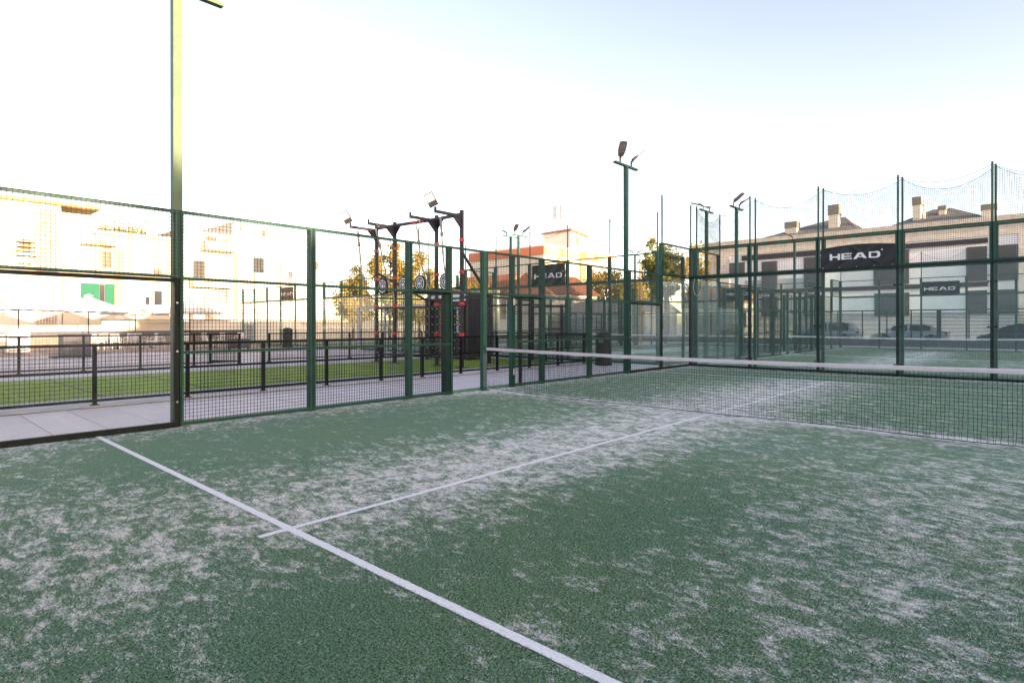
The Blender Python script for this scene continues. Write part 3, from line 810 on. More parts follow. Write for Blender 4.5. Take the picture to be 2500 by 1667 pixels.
railing('open black gate leaf swung out from the far railing', (-12.55,0.17), (-13.42,-0.56), [0.03,1.1], h=1.1, wm=True, cell=0.08, name='gate')

# ------------------------------------------------------------------ training rig
rig = thing('training_rig', 'tall black steel training rig with red bands and hanging ropes', 'training rig', (-7.5,4.2,0))
UP = [(-9.8,4.1),(-8.7,4.13),(-6.56,4.3),(-5.24,4.25)]
def upright(x, y, h, s=0.10, bands=True):
    mb = MB(); mb.box(x-s/2,y-s/2,0,x+s/2,y+s/2,h); mb.box(x-0.15,y-0.15,0,x+0.15,y+0.15,0.015)
    u = mb.build('upright', RIGM, rig)
    for z in (1.08,2.1,3.13,4.19):
        if bands and z < h-0.1:
            MB().box(x-s/2-0.012,y-s/2-0.012,z-0.05,x+s/2+0.012,y+s/2+0.012,z+0.05).build('red_band', RED, u)
    hb = MB()
    for k in range(int(h/0.12)):
        z = 0.2+0.12*k
        if z < h-0.1: hb.tube([(x+0.02*((k%2)*2-1),y-s/2-0.003,z),(x+0.02*((k%2)*2-1),y-s/2+0.002,z)], 0.009, 6)
    hb.build('bolt_holes', STEEL, u, kind='stuff')
    return u
def gusset(x, y, z, dx, dy, s=0.32):
    n = Vector((-dy,dx,0))*0.02
    mb = MB(); P = [Vector((x,y,z)), Vector((x+dx*s,y+dy*s,z)), Vector((x,y,z-s))]
    mb.add([p+n for p in P]+[p-n for p in P], [(0,1,2),(5,4,3),(0,3,4,1),(1,4,5,2),(2,5,3,0)])
    mb.build('gusset', RIGM, rig)
for i, (x, y) in enumerate(UP):
    upright(x, y, 5.17)
    tipy = y-1.12
    MB().box(x-0.04,tipy,4.93,x+0.04,y-0.05,5.02).build('arm', RIGM, rig)
    MB().box(x-0.045,tipy-0.03,4.93,x+0.045,tipy,5.12).build('arm_stop', RIGM, rig)
    gusset(x, y-0.05, 4.93, 0, -1, 0.36)
for (a, b) in ((0,1),(1,2),(2,3)):
    xa, ya = UP[a]; xb, yb = UP[b]
    MB().bar((xa+0.05,ya,5.04),(xb-0.05,yb,5.04),0.08,0.10).build('top_beam', RIGM, rig)
    if b != 3: gusset(xb-0.05, yb, 4.99, -1, 0, 0.3)
    if a != 0: gusset(xa+0.05, ya, 4.99, 1, 0, 0.3)
    MB().bar((xa+0.05,ya,2.62),(xb-0.05,yb,2.62),0.05,0.06).build('cross_bar', RIGM, rig)
    MB().bar((xa+0.05,ya,2.02),(xb-0.05,yb,2.02),0.06,0.07).build('cross_bar', RIGM, rig)
    MB().bar((xa+0.05,ya,0.30),(xb-0.05,yb,0.30),0.06,0.07).build('cross_bar', RIGM, rig)
MB().bar((-7.75,4.155,5.04),(-7.15,4.2,5.04),0.084,0.075).build('red_plate', RED, rig)
MB().bar((-9.35,4.055,5.04),(-9.15,4.06,5.04),0.084,0.075).build('red_plate', RED, rig)
for x, y in ((-9.8,6.55),(-8.6,6.5),(-6.13,6.45)): upright(x, y, 2.5, bands=False)
upright(-6.19, 9.0, 2.4, bands=False); 
for a, b in (((-9.8,4.15,3.35),(-9.8,6.5,2.42)),((-5.24,4.3,3.75),(-6.1,6.4,2.45))):
    MB().bar(a,b,0.07).build('brace', RIGM, rig)
for a, b in (((-9.75,6.55,2.42),(-8.65,6.5,2.42)),((-8.55,6.5,2.42),(-6.18,6.45,2.42)),((-6.15,6.5,2.42),(-6.19,8.95,2.36)),((-6.15,6.5,0.9),(-6.19,8.95,0.9)),((-9.8,4.15,2.42),(-9.8,6.5,2.42)),((-5.24,4.3,2.35),(-6.08,6.42,2.35)),((-6.15,6.5,2.1),(-4.3,6.6,2.1)),((-4.3,6.6,2.1),(-4.35,8.9,2.1)),((-6.19,8.95,2.1),(-4.35,8.9,2.1))):
    MB().bar(a,b,0.055).build('beam', RIGM, rig)
for x, y in ((-4.3,6.6),(-4.35,8.5)):
    upright(x, y, 2.15, 0.08, False)
MB().bar((-4.3,6.6,1.25),(-4.35,8.5,1.25),0.05).build('beam', RIGM, rig)
# cargo nets between the uprights
def cargo(x0, x1, y, z0, z1, nx, nz):
    mb = MB(); kn = MB()
    for i in range(nx+1):
        x = x0+(x1-x0)*i/nx
        mb.tube([(x+0.02*math.sin(z*7+i),y+0.02*math.sin(3*z+i),z) for z in [z0+(z1-z0)*k/12 for k in range(13)]], 0.011, 5)
    for j in range(nz+1):
        z = z0+(z1-z0)*j/nz
        mb.tube([(x0+(x1-x0)*k/8, y, z-0.03*math.sin(math.pi*((k*nx/8)%1))) for k in range(9)], 0.010, 5)
        for i in range(nx+1):
            x = x0+(x1-x0)*i/nx
            kn.tube([(x-0.02,y-0.018,z+0.02),(x+0.02,y-0.018,z-0.02)], 0.012, 5)
    o = mb.build('cargo_net', BLACKM, rig); kn.build('net_clips', STEEL, o, kind='stuff')
cargo(-8.6,-6.66,4.2,0.35,1.95,8,6)
cargo(-6.46,-5.34,4.25,0.35,1.95,5,6)
cargo(-9.7,-8.8,4.1,0.35,1.95,4,6)
# target discs (facing the court side)
for x in (-9.29,-8.03,-7.11,-5.77):
    d = MB(); d.tube([(x,4.05,2.83),(x,4.0,2.83)], 0.30, 32); dd = d.build('target_disc', RUBBER, rig)
    for r0, r1 in ((0.20,0.245),(0.115,0.155),(0.0,0.075)):
        ring = MB(); P = []; n = 32
        for k in range(n):
            t = 2*math.pi*k/n
            P += [(x+r0*math.cos(t),3.997,2.83+r0*math.sin(t)),(x+r1*math.cos(t),3.997,2.83+r1*math.sin(t))]
        ring.add(P, [(2*k,2*k+1,(2*k+3)%(2*n),(2*k+2)%(2*n)) for k in range(n)])
        ring.build('ring', WHITEP, dd)
# ropes hang on the rig: things of their own
def rope(label, pts, knot, eye=False):
    t = thing('climbing_rope', label, 'rope', tuple(pts[0]))
    MB().tube(smooth_path(pts), 0.024, 8).build('rope_strand', ROPE, t, smooth=True)
    k = Vector(pts[knot]); 
    mb = MB(); mb.tube([k+Vector((0,0,0.09)),k+Vector((0,0,0.05)),k,k-Vector((0,0,0.05)),k-Vector((0,0,0.08))], [0.028,0.055,0.062,0.055,0.028], 10); mb.build('knot', ROPE, t, smooth=True)
    sp = MB(); q = Vector(pts[0]); b = Vector(pts[knot]); sp.tube([q, q.lerp(b,0.5), b], [0.036,0.04,0.036], 8); sp.build('splice', ROPE, t)
    if eye:
        c = q+Vector((0,0,0.18)); MB().tube([c+Vector((0.11*math.sin(a),0,0.16*math.cos(a))) for a in [2*math.pi*k/16 for k in range(17)]], 0.022, 8).build('eye_loop', ROPE, t, smooth=True)
    return t
rope('climbing rope furthest left on the rig, hanging from its lamp arm', [(-10.13,3.5,4.93),(-10.05,3.5,4.4),(-9.96,3.5,3.74),(-9.75,3.5,2.97),(-9.44,3.5,2.53),(-9.05,3.5,2.35),(-8.82,3.5,2.48)], 1)
rope('climbing rope crossing the left brace of the rig', [(-9.64,3.95,5.0),(-9.38,3.95,4.35),(-9.2,3.95,3.88),(-8.92,3.9,3.25),(-8.62,3.9,2.79),(-8.43,3.9,2.33),(-8.48,3.9,2.04)], 1)
rope('climbing rope with a large eye loop in the middle of the rig', [(-7.32,4.1,4.72),(-7.28,4.1,4.3),(-7.14,4.05,3.9),(-6.96,4.0,3.4),(-6.72,4.0,2.86),(-6.52,4.05,2.5)], 1, eye=True)
rope('climbing rope furthest right on the rig, looping over the right upright', [(-6.13,4.1,5.0),(-6.06,4.1,4.45),(-5.9,4.0,3.92),(-5.77,3.95,3.36),(-5.57,3.9,2.87),(-5.33,3.95,2.59),(-5.12,4.1,2.5)], 1)
rope('thick pale rope hanging straight down beside the container', [(-6.3,4.35,2.0),(-6.28,4.37,1.2),(-6.3,4.38,0.5),(-6.25,4.38,0.12),(-6.15,4.36,0.05)], 3)
# floodlights at the arm tips
def flood(label, x, y, z):
    t = thing('floodlight', label, 'floodlight', (x,y,z))
    n = Vector((0.62,-0.70,-0.35)).normalized(); s0 = Vector((0.743,0.669,0)); d0 = n.cross(s0)
    d = (d0*0.90 - s0*0.43).normalized(); side = (s0*0.90 + d0*0.43).normalized()
    M = Matrix(((side[0],d[0],n[0],x),(side[1],d[1],n[1],y),(side[2],d[2],n[2],z),(0,0,0,1)))
    M = M @ Matrix.Scale(0.85,4)
    b = MB(M); b.box(-0.17,0.10,-0.03,0.17,0.62,0.03); 
    for k in range(6): b.box(-0.14,0.14+0.07*k,-0.055,0.14,0.155+0.07*k,-0.031)
    bd = b.build('housing', LAMPBODY, t)
    MB(M).box(-0.145,0.30,0.031,0.145,0.59,0.036).build('lens', LENS, bd)
    u = MB(M); u.box(-0.18,0.0,-0.012,-0.172,0.26,0.012); u.box(0.172,0.0,-0.012,0.18,0.26,0.012); u.box(-0.18,-0.012,-0.012,0.18,0.0,0.012); u.build('bracket', STEEL, t)
    return t
flood('left floodlight tilted up at the tip of a rig arm', -9.8, 2.98, 5.04)
flood('right floodlight tilted up at the tip of a rig arm', -5.24, 3.13, 5.06)

# ------------------------------------------------------------------ dark container
ct = thing('storage_container', 'dark storage container with white script lettering behind the rig', 'container', (-9.3,8.0,0))
cm = MB(); X0, X1, Y0, Y1, H = -10.45, -8.0, 7.25, 8.6, 2.70
cm.box(X0,Y0,0.10,X0+0.05,Y1,H); cm.box(X1-0.05,Y0,0.10,X1,Y1,H); cm.box(X0+0.05,Y1-0.05,0.10,X1-0.05,Y1,H)
cm.box(X0+0.05,Y0,H-0.08,X1-0.05,Y1-0.05,H); cm.box(X0+0.05,Y0,0.10,X1-0.05,Y1-0.05,0.2)
for k in range(8):
    cm.box(X1,Y0+0.08+0.16*k,0.25,X1+0.02,Y0+0.16+0.16*k,H-0.12)
cm.build('shell', CONTAINER, ct)
for x, y in ((X0,Y0-0.012),(X1-0.12,Y0-0.012)):
    MB().box(x,y-0.08,0.0,x+0.12,y,H+0.02).build('corner_post', CONTAINER, ct)
MB().box(X0+0.12,Y0+0.30,0.2,-9.02,Y0+0.34,H-0.09).build('plywood_lining', PLYWOOD, ct)
dm = MB(); dm.box(-9.0,Y0-0.05,0.22,-8.13,Y0-0.012,2.34)
for k in range(6): dm.box(-8.97+0.145*k,Y0-0.062,0.3,-8.9+0.145*k,Y0-0.05,2.2) if k not in (1,2,3) else None
dr = dm.build('door', CONTAINER, ct)
hm = MB()
for x in (-8.93,-8.2): hm.tube([(x,Y0-0.085,0.24),(x,Y0-0.085,2.32)], 0.016, 8)
hm.build('lock_rod', BLACKM, dr)
MB().box(-8.92,Y0-0.095,2.36,-8.13,Y0-0.085,2.62).build('white_sign', WHITEP, ct)
MB().box(X0+0.12,Y0-0.04,2.45,-9.05,Y0-0.012,2.62).build('white_sign', WHITEP, ct)
def text_mesh(txt, name, size, m, mx, parent, shear=0.0, bold=0.0):
    c = bpy.data.curves.new(name, 'FONT'); c.body = txt; c.size = size; c.shear = shear; c.extrude = 0.002; c.offset = bold
    o = bpy.data.objects.new('tmp', c); col.objects.link(o)
    dg = bpy.context.evaluated_depsgraph_get(); me = bpy.data.meshes.new_from_object(o.evaluated_get(dg))
    bpy.data.objects.remove(o); me.transform(mx); me.materials.clear(); me.materials.append(m); me.name = name
    return link(name, me, parent)
# lettering: reads downwards on the door, upright on the sign; text x -> world, normal towards -y
def txm(ox, oz, y, down=False):
    if down: return Matrix(((0,1,0,ox),(0,0,-1,y),(-1,0,0,oz),(0,0,0,1)))
    return Matrix(((1,0,0,ox),(0,0,-1,y),(0,1,0,oz),(0,0,0,1)))
text_mesh('David Lloyd', 'script_lettering', 0.215, WHITEP, txm(-8.68,2.13,Y0-0.066,True), dr, shear=0.35, bold=0.001)
text_mesh('BEAVERFIT', 'sign_lettering', 0.155, BLACKM, txm(-8.86,2.42,Y0-0.098), ct, bold=0.002)

# ------------------------------------------------------------------ waste bins, grey frame
def bin_thing(label, x, y, h=1.08, r=0.275):
    t = thing('waste_bin', label, 'waste bin', (x,y,0))
    p = [(r*1.08,0.0),(r*1.12,0.05),(r*1.02,0.10)]
    z = 0.12
    while z < h-0.14:
        p += [(r*0.985,z),(r*1.0,z+0.012),(r*1.0,z+0.05),(r*0.975,z+0.06)]; z += 0.075
    p += [(r*0.97,h-0.12)]
    MB().lathe(p, 28, (x,y)).build('body', BINM, t, smooth=False)
    MB().lathe([(r*1.02,h-0.119),(r*1.04,h-0.09),(r*0.96,h-0.01),(r*0.75,h+0.05),(r*0.4,h+0.085),(0.03,h+0.095)], 28, (x,y)).build('lid', BINM, t, smooth=True)
    MB().box(x-0.02,y-r*0.99-0.012,h-0.30,x+0.16,y-r*0.90,h-0.16).build('slot', DRAIN, t)
    return t
bin_thing('ribbed black waste bin at the far end of the walkway', -2.42, 8.35)
bin_thing('distant black waste bin standing alone on the plaza', -25.6, 8.6, h=1.12, r=0.30)
gf = thing('pull_up_frame', 'light grey goalpost-like steel frame left of the rig', 'steel frame', (-16.4,9.2,0))
MB().box(-18.8,9.16,2.24,-12.3,9.24,2.38).build('beam', GREYP, gf)
for x in (-18.76,-16.36,-12.35): MB().box(x-0.06,9.14,0,x+0.06,9.26,2.239).build('post', GREYP, gf)

# ------------------------------------------------------------------ plaza and terrace furniture
def parasol(label, x, y, ze, zp, hw, rot=0.3):
    t = thing('parasol', label, 'parasol', (x,y,0), 'parasols on the terrace')
    M = Matrix.Translation((x,y,0)) @ Matrix.Rotation(rot, 4, 'Z')
    MB(M).tube([(0,0,0.0),(0,0,zp-0.02)], 0.035, 10).build('pole', BLACKM, t)
    MB(M).box(-0.4,-0.4,0.0,0.4,0.4,0.09).build('base', DRAIN, t)
    n = 8; P = []; F = []; rings = (0.0,0.15,0.5,0.8,1.0)
    for k in range(n*4):
        a = 2*math.pi*k/(n*4)
        # square outline with slightly scalloped sides
        q = 1/max(abs(math.cos(a)),abs(math.sin(a)))
        for rr_ in rings:
            sag = 0.05*math.sin(math.pi*rr_)*abs(math.sin(4*a))
            P.append((hw*q*rr_*math.cos(a), hw*q*rr_*math.sin(a), zp-(zp-ze)*rr_**0.9 - sag))
        P.append((hw*q*math.cos(a), hw*q*math.sin(a), ze-0.13+0.03*abs(math.sin(8*a))))
    m = len(rings)+1; N_ = n*4
    for k in range(N_):
        for i in range(m-1): F.append((k*m+i, ((k+1)%N_)*m+i, ((k+1)%N_)*m+i+1, k*m+i+1))
    MB(M).add(P, F).build('canopy', CANVAS, t)
    MB(M).lathe([(0.28,zp-0.03),(0.22,zp+0.03),(0.08,zp+0.10),(0.02,zp+0.13)], 12).build('cap', CANVAS, t, smooth=True)
    rb = MB(M)
    for k in range(8):
        a = 2*math.pi*k/8; q = 1/max(abs(math.cos(a)),abs(math.sin(a)))
        rb.bar((0,0,zp-0.10),(hw*q*0.97*math.cos(a),hw*q*0.97*math.sin(a),ze-0.05),0.02)
    rb.build('ribs', STEEL, t)
parasol('white parasol cut by the left picture edge', -35.2, -2.9, 2.36, 3.19, 1.6, 0.70)
parasol('white parasol in front of the green shutters', -37.0, 0.85, 2.33, 3.27, 1.72, 0.85)
parasol('smaller white parasol right of the green shutters', -39.2, 4.1, 2.20, 2.95, 1.5, 0.62)
parasol('white parasol seen through the mesh right of the tall mast', -37.4, 7.1, 2.28, 3.26, 1.7, 0.8)
def make_chair():
    t = thing('terrace_chair', 'pale metal chair on the terrace', 'chair', (0,0,0), 'metal chairs on the cafe terrace')
    MB().box(-0.22,-0.22,0.43,0.22,0.22,0.46).build('seat', WHITEP, t)
    for sx in (-1,1):
        MB().tube([(sx*0.21,-0.21,0),(sx*0.2,-0.2,0.43),(sx*0.24,-0.1,0.64)], 0.013, 6).build('leg', WHITEP, t)
        MB().tube([(sx*0.23,0.25,0),(sx*0.2,0.21,0.44),(sx*0.2,0.28,0.86)], 0.013, 6).build('leg', WHITEP, t)
        MB().tube([(sx*0.24,-0.1,0.64),(sx*0.22,0.25,0.66)], 0.013, 6).build('armrest', WHITEP, t)
    b = MB(); b.tube([(-0.2,0.28,0.86),(0.2,0.28,0.86)],0.014,6)
    for k in range(7): b.tube([(-0.165+0.055*k,0.215,0.5),(-0.165+0.055*k,0.28,0.86)],0.008,5)
    for k in range(3): b.tube([(-0.2,0.225+0.018*k,0.55+0.09*k),(0.2,0.225+0.018*k,0.55+0.09*k)],0.008,5)
    b.build('backrest', WHITEP, t)
    return t
ch0 = make_chair()
spots = [(-28.9,-1.3,0.3),(-29.6,-0.3,2.2),(-29.0,0.4,-2.0),(-30.0,1.3,0.9),(-29.2,2.2,-0.6),(-30.2,3.0,2.6),(-29.0,3.7,0.2),(-30.5,4.3,-1.2),(-29.0,5.2,2.0),(-29.6,6.1,0.5),(-28.8,7.0,-1.5),(-29.8,7.6,1.4),(-30.9,0.2,1.1),(-31.0,2.2,-2.5)]
names = ['beside the white cabinet','second from the white cabinet','third from the white cabinet','fourth from the white cabinet','left of the tall mast','just left of the tall mast','hidden partly by the tall mast','just right of the tall mast','second right of the tall mast','third right of the tall mast','last but one on the right','last on the right','in the back row, left','in the back row, right']
for i, (x, y, a) in enumerate(spots):
    lb = 'pale metal terrace chair, ' + names[i]
    if i == 0: ch0.location = (x,y,0.005); ch0.rotation_euler = (0,0,a); ch0['label'] = lb
    else: dup(ch0, (x,y,0.005), a, lb)
def table(label, x, y):
    t = thing('cafe_table', label, 'table', (x,y,0))
    MB().lathe([(0.40,0.735),(0.42,0.745),(0.42,0.755),(0.40,0.765)], 24, (x,y)).build('table_top', PLANTER, t)
    MB().tube([(x,y,0.02),(x,y,0.734)], 0.035, 10).build('stem', BLACKM, t)
    for k in range(3):
        a = 0.4+2*math.pi*k/3; MB().tube([(x,y,0.10),(x+0.38*math.cos(a),y+0.38*math.sin(a),0.02)], 0.02, 6).build('foot', BLACKM, t)
table('round dark cafe table among the left terrace chairs', -29.5, 0.6); table('round dark cafe table left of the tall mast', -30.2, 2.4); table('round dark cafe table right of the tall mast', -29.4, 5.6)
pb = thing('planter_box', 'dark grey planter box standing on the pale plaza', 'planter', (-22,-2.8,0))
MB().box(-22.9,-3.25,0.05,-22.0,-2.25,0.95).build('box', PLANTER, pb); MB().box(-22.85,-3.6,0.0,-22.05,-2.2,0.05).build('plinth', BLACKM, pb)
MB().box(-22.93,-3.28,0.951,-21.97,-2.22,0.985).build('rim', BLACKM, pb)
wc = thing('serving_cabinet', 'white serving cabinet with dark slots at the left edge', 'cabinet', (-27.5,-4,0))
MB().box(-27.9,-4.4,0.08,-27.3,-3.55,1.12).build('body', WHITEP, wc)
for z in (0.14,0.72): MB().box(-27.298,-4.33,z,-27.29,-3.62,z+0.09).build('slot', BROWNW, wc)
MB().lathe([(0.28,1.121),(0.30,1.15),(0.24,1.2),(0.08,1.22)], 16, (-27.6,-3.9)).build('dome_cover', WHITEP, wc, smooth=True)
MB().box(-27.9,-5.1,0.6,-27.4,-4.45,0.98).build('side_shelf', WHITEP, wc)
lg = MB(); lg.box(-27.85,-5.05,0.0,-27.8,-5.0,0.6); lg.box(-27.5,-5.05,0.0,-27.45,-5.0,0.6); lg.build('shelf_leg', WHITEP, wc)
lp = thing('terrace_screen', 'long low anthracite screen behind the terrace chairs', 'screen', (-36,-12,0))
for k in range(12):
    MB().box(-39.1,-12+2.0*k,0.66,-38.95,-12+2.0*k+1.985,0.95).build('panel', PLANTER, lp)
    MB().box(-39.08,-12+2.0*k,0.02,-38.99,-12+2.0*k+1.985,0.655).build('lower_panel', SHRUBBOX, lp)
st = thing('air_vent_unit', 'small grey louvred unit at the right end of the screen', 'vent unit', (-38.6,12.1,0))
MB().box(-39.0,11.7,0,-38.6,12.35,1.45).build('casing', GREYP, st)
for k in range(9): MB().box(-38.599,11.78,0.2+0.13*k,-38.57,12.28,0.26+0.13*k).build('louvre', DRAIN, st)
sb = thing('sign_board', 'small dark freestanding board beside the far railing gap', 'board', (-24,4.9,0))
MB().box(-24.1,4.4,0.1,-24.0,5.6,0.62).build('panel', PLANTER, sb)
for y in (4.5,5.5): MB().box(-24.14,y-0.03,0,-23.96,y+0.03,0.1).build('foot', BLACKM, sb)

# boundary wall of the terrace
bw = thing('boundary_wall', 'weathered white boundary wall behind the terrace', 'wall', (-41,-14,0))
wb = MB(); wb.box(-41.25,-16,0,-41.0,2.5,1.22); wb.box(-41.25,2.5,0,-41.0,30,1.52); wb.build('wall_face', CREAM2, bw)
cp = MB(); cp.box(-41.32,-16,1.221,-40.93,2.48,1.34); cp.box(-41.32,2.52,1.521,-40.93,30,1.66); cp.build('coping', BRICK, bw)
pp = MB(); pp.tube([(-40.97,-1.5,1.42),(-40.97,2.4,1.42),(-40.97,2.4,1.74),(-40.97,22,1.74)],0.03,6); pp.build('pipe', DRAIN, bw)

# ------------------------------------------------------------------ buildings on the left
def lattice(parent, x, y0, y1, z0, z1, ny, nz, name='lattice_screen', m=LATTICE):
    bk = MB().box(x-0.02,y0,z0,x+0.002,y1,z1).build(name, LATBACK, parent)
    mb = MB()
    for i in range(ny+1):
        y = y0+(y1-y0)*i/ny; mb.box(x+0.002,y-0.035,z0,x+0.12,y+0.035,z1)
    for j in range(nz+1):
        z = z0+(z1-z0)*j/nz; mb.box(x+0.002,y0,z-0.03,x+0.10,y1,z+0.03)
    mb.build('lattice_bars', m, bk, kind='stuff')
def win(parent, x, y0, y1, z0, z1, m=DARKWIN, frame=WHITEP, d=0.05, sill=True):
    f = MB(); t = 0.06
    f.box(x+0.002,y0-t,z1,x+d,y1+t,z1+t); f.box(x+0.002,y0-t,z0-t,x+d+0.04,y1+t,z0)
    f.box(x+0.002,y0-t,z0,x+d,y0,z1); f.box(x+0.002,y1,z0,x+d,y1+t,z1)
    wn = f.build('window', frame, parent)
    MB().box(x+0.002,y0,z0,x+0.02,y1,z1).build('pane', m, wn)
    return wn
A = thing('apartment_building', 'cream apartment block with a tall lattice strip, far left', 'building', (-45,-6,0))
mb = MB(); mb.box(-57,-9,0,-45,0.9,10.2); mb.box(-57,0.9,0,-45.3,3.0,9.8); mb.build('wall', CREAM2, A)
MB().box(-57.5,-9.4,10.2,-44.5,3.3,10.42).build('eave', OCHRE, A)
rf = MB(); rf.add([(-57.5,-9.4,10.42),(-44.5,-9.4,10.42),(-44.5,3.3,10.42),(-57.5,3.3,10.42),(-51,-7,11.3),(-51,0,11.3)], [(0,1,4),(1,2,5,4),(2,3,5),(3,0,4,5),(3,2,1,0)]); rf.build('roof', TERRA, A)
lattice(A, -45, -0.58, 0.63, 1.2, 9.8, 7, 46)
lattice(A, -45, -1.61, -0.8, 3.5, 4.2, 6, 4, 'window')
win(A, -45, -1.55, -0.85, 6.7, 7.5)
for k in range(3): MB().box(-45,-1.75,6.6+0.33*k,-44.4,-0.7,6.64+0.33*k).build('awning_bar', OCHRE, A)
MB().box(-45,-1.8,6.3,-44.2,-0.6,6.45).build('balcony', CREAM2, A)
for y in (-1.55,-1.15): MB().box(-45,y,5.66,-44.93,y+0.32,5.84).build('vent', BROWNW, A)
win(A, -45, -3.6,-2.6,6.6,7.8); win(A, -45, -3.6,-2.6,3.3,4.5)
B = thing('town_house', 'pale house with green shutters behind the parasols', 'building', (-45,5,0))
mb = MB(); mb.box(-57,3.01,0,-45.05,8.9,8.4); mb.box(-57,1.0,0,-45.02,3.0,5.0); mb.build('wall', CREAM, B)
MB().box(-57.2,2.8,8.4,-44.7,9.0,8.62).build('parapet', CREAM2, B)
MB().box(-45.05,2.9,5.0,-44.6,4.3,5.12).build('ledge', OCHRE, B)
pr = MB(); pr.add([(-45.04,2.05,7.52),(-45.04,4.3,7.52),(-45.04,3.3,7.86),(-44.5,2.05,7.46),(-44.5,4.3,7.46),(-44.5,3.3,7.8)], [(0,1,2),(5,4,3),(0,3,4,1),(1,4,5,2),(2,5,3,0)]); pr.build('porch_roof', OCHRE, B)
s1 = MB().box(-45.04,3.45,5.8,-44.98,4.04,7.08); s1.build('shutter', BROWNW, B)
MB().box(-45.04,3.45,7.3,-44.98,4.04,7.58).build('shutter', BROWNW, B)
MB().box(-45.04,4.26,2.92,-44.9,4.87,7.25).build('pilaster', PEACH, B)
MB().box(-45.04,4.26,1.47,-44.92,4.87,2.91).build('brick_panel', BRICK, B)
win(B, -45.05, 6.98,7.61,5.55,5.96, BROWNW); win(B, -45.05, 7.01,7.61,3.0,4.15); win(B, -45.05, 6.38,6.71,3.0,3.66)
MB().box(-45.04,3.27,2.9,-45.0,3.6,4.5).build('window_pane', DARKWIN, B)
for y0, y1 in ((2.07,3.24),(3.62,4.25)):
    sh = MB().box(-45.0,y0,2.88,-44.93,y1,4.55).build('green_shutter', TEAL, B)
MB().tube([(-45.0,5.9,0),(-45.0,5.9,8.3)],0.05,6).build('drain_pipe', CREAM2, B)
Cc = thing('corner_house', 'pale house with balconies seen through the mesh right of the mast', 'building', (-45,14,0))
mb = MB(); mb.box(-57,8.95,0,-45,13.36,9.3); mb.box(-60,13.37,0,-45.2,21.0,10.5); mb.build('wall', CREAM2, Cc)
for z0, y0, y1 in ((7.8,10.6,13.3),(4.6,9.6,13.0),(1.8,9.6,13.0)):
    bl = MB(); bl.box(-45,y0,z0,-43.9,y1,z0+0.16); bl.box(-43.95,y0,z0+0.16,-43.85,y1,z0+0.75); bl.box(-45,y0,z0+0.16,-43.95,y0+0.1,z0+0.75); bl.box(-45,y1-0.1,z0+0.16,-43.95,y1,z0+0.75)
    bl.build('balcony', CREAM, Cc)
win(Cc, -45, 11.0,11.9,8.2,9.1, BROWNW); win(Cc, -45, 12.3,12.9,8.0,9.1, OCHRE); win(Cc,-45,10.0,10.9,5.2,6.9); win(Cc,-45,9.2,9.6,4.9,5.6,OCHRE)
lattice(Cc, -45, 11.92, 13.0, 3.28, 4.4, 8, 4, 'window')
MB().box(-45.2,13.4,1.6,-45.0,13.75,7.8).build('pilaster', PEACH, Cc)
win(Cc, -45.2, 16.0,16.4,9.6,10.2, BROWNW); win(Cc,-45.2,15.2,16.2,6.2,7.6); win(Cc,-45.2,18.0,19.0,6.2,7.6,PINKR); win(Cc,-45.2,15.2,16.2,3.2,4.6,PINKR)
pg = MB(); pg.box(-45.25,14.0,11.2,-45.15,19.5,11.26); pg.box(-48.9,14.0,11.2,-48.8,19.5,11.26)
for y in (14.1,19.4): pg.box(-45.25,y-0.05,10.5,-45.15,y+0.05,11.2); pg.box(-48.9,y-0.05,10.5,-48.8,y+0.05,11.2)
pg.build('roof_pergola', CREAM, Cc)
MB().box(-45.1,14.0,10.0,-45.0,14.7,10.45).build('roof_screen', GREYP, Cc); MB().box(-45.19,16.9,10.0,-45.0,17.9,10.45).build('roof_screen', GREYP, Cc)
MB().box(-57.2,8.8,9.3,-44.8,13.36,9.45).build('parapet', CREAM, Cc); MB().box(-60.2,13.37,10.5,-45.0,21.2,10.62).build('parapet', CREAM, Cc)
wl = thing('wall_lamp_post', 'small brown street lamp above the far mesh court', 'lamp', (-40,19,0))
MB().tube([(-40,18.6,0),(-40,18.6,6.4)],0.05,8).build('pole', OCHRE, wl); MB().lathe([(0.10,6.4),(0.22,6.6),(0.24,6.9),(0.12,7.05)],10,(-40,18.6)).build('lantern', BROWNW, wl)
lw = thing('garden_wall', 'long pale garden wall behind the far courts', 'wall', (-41,30,0))
MB().box(-41.2,30.3,0,-40.9,33.4,1.7).build('wall_face', CREAM2, lw); MB().box(-58,33.4,0,-26.2,33.6,1.9).build('wall_face', CREAM2, lw)

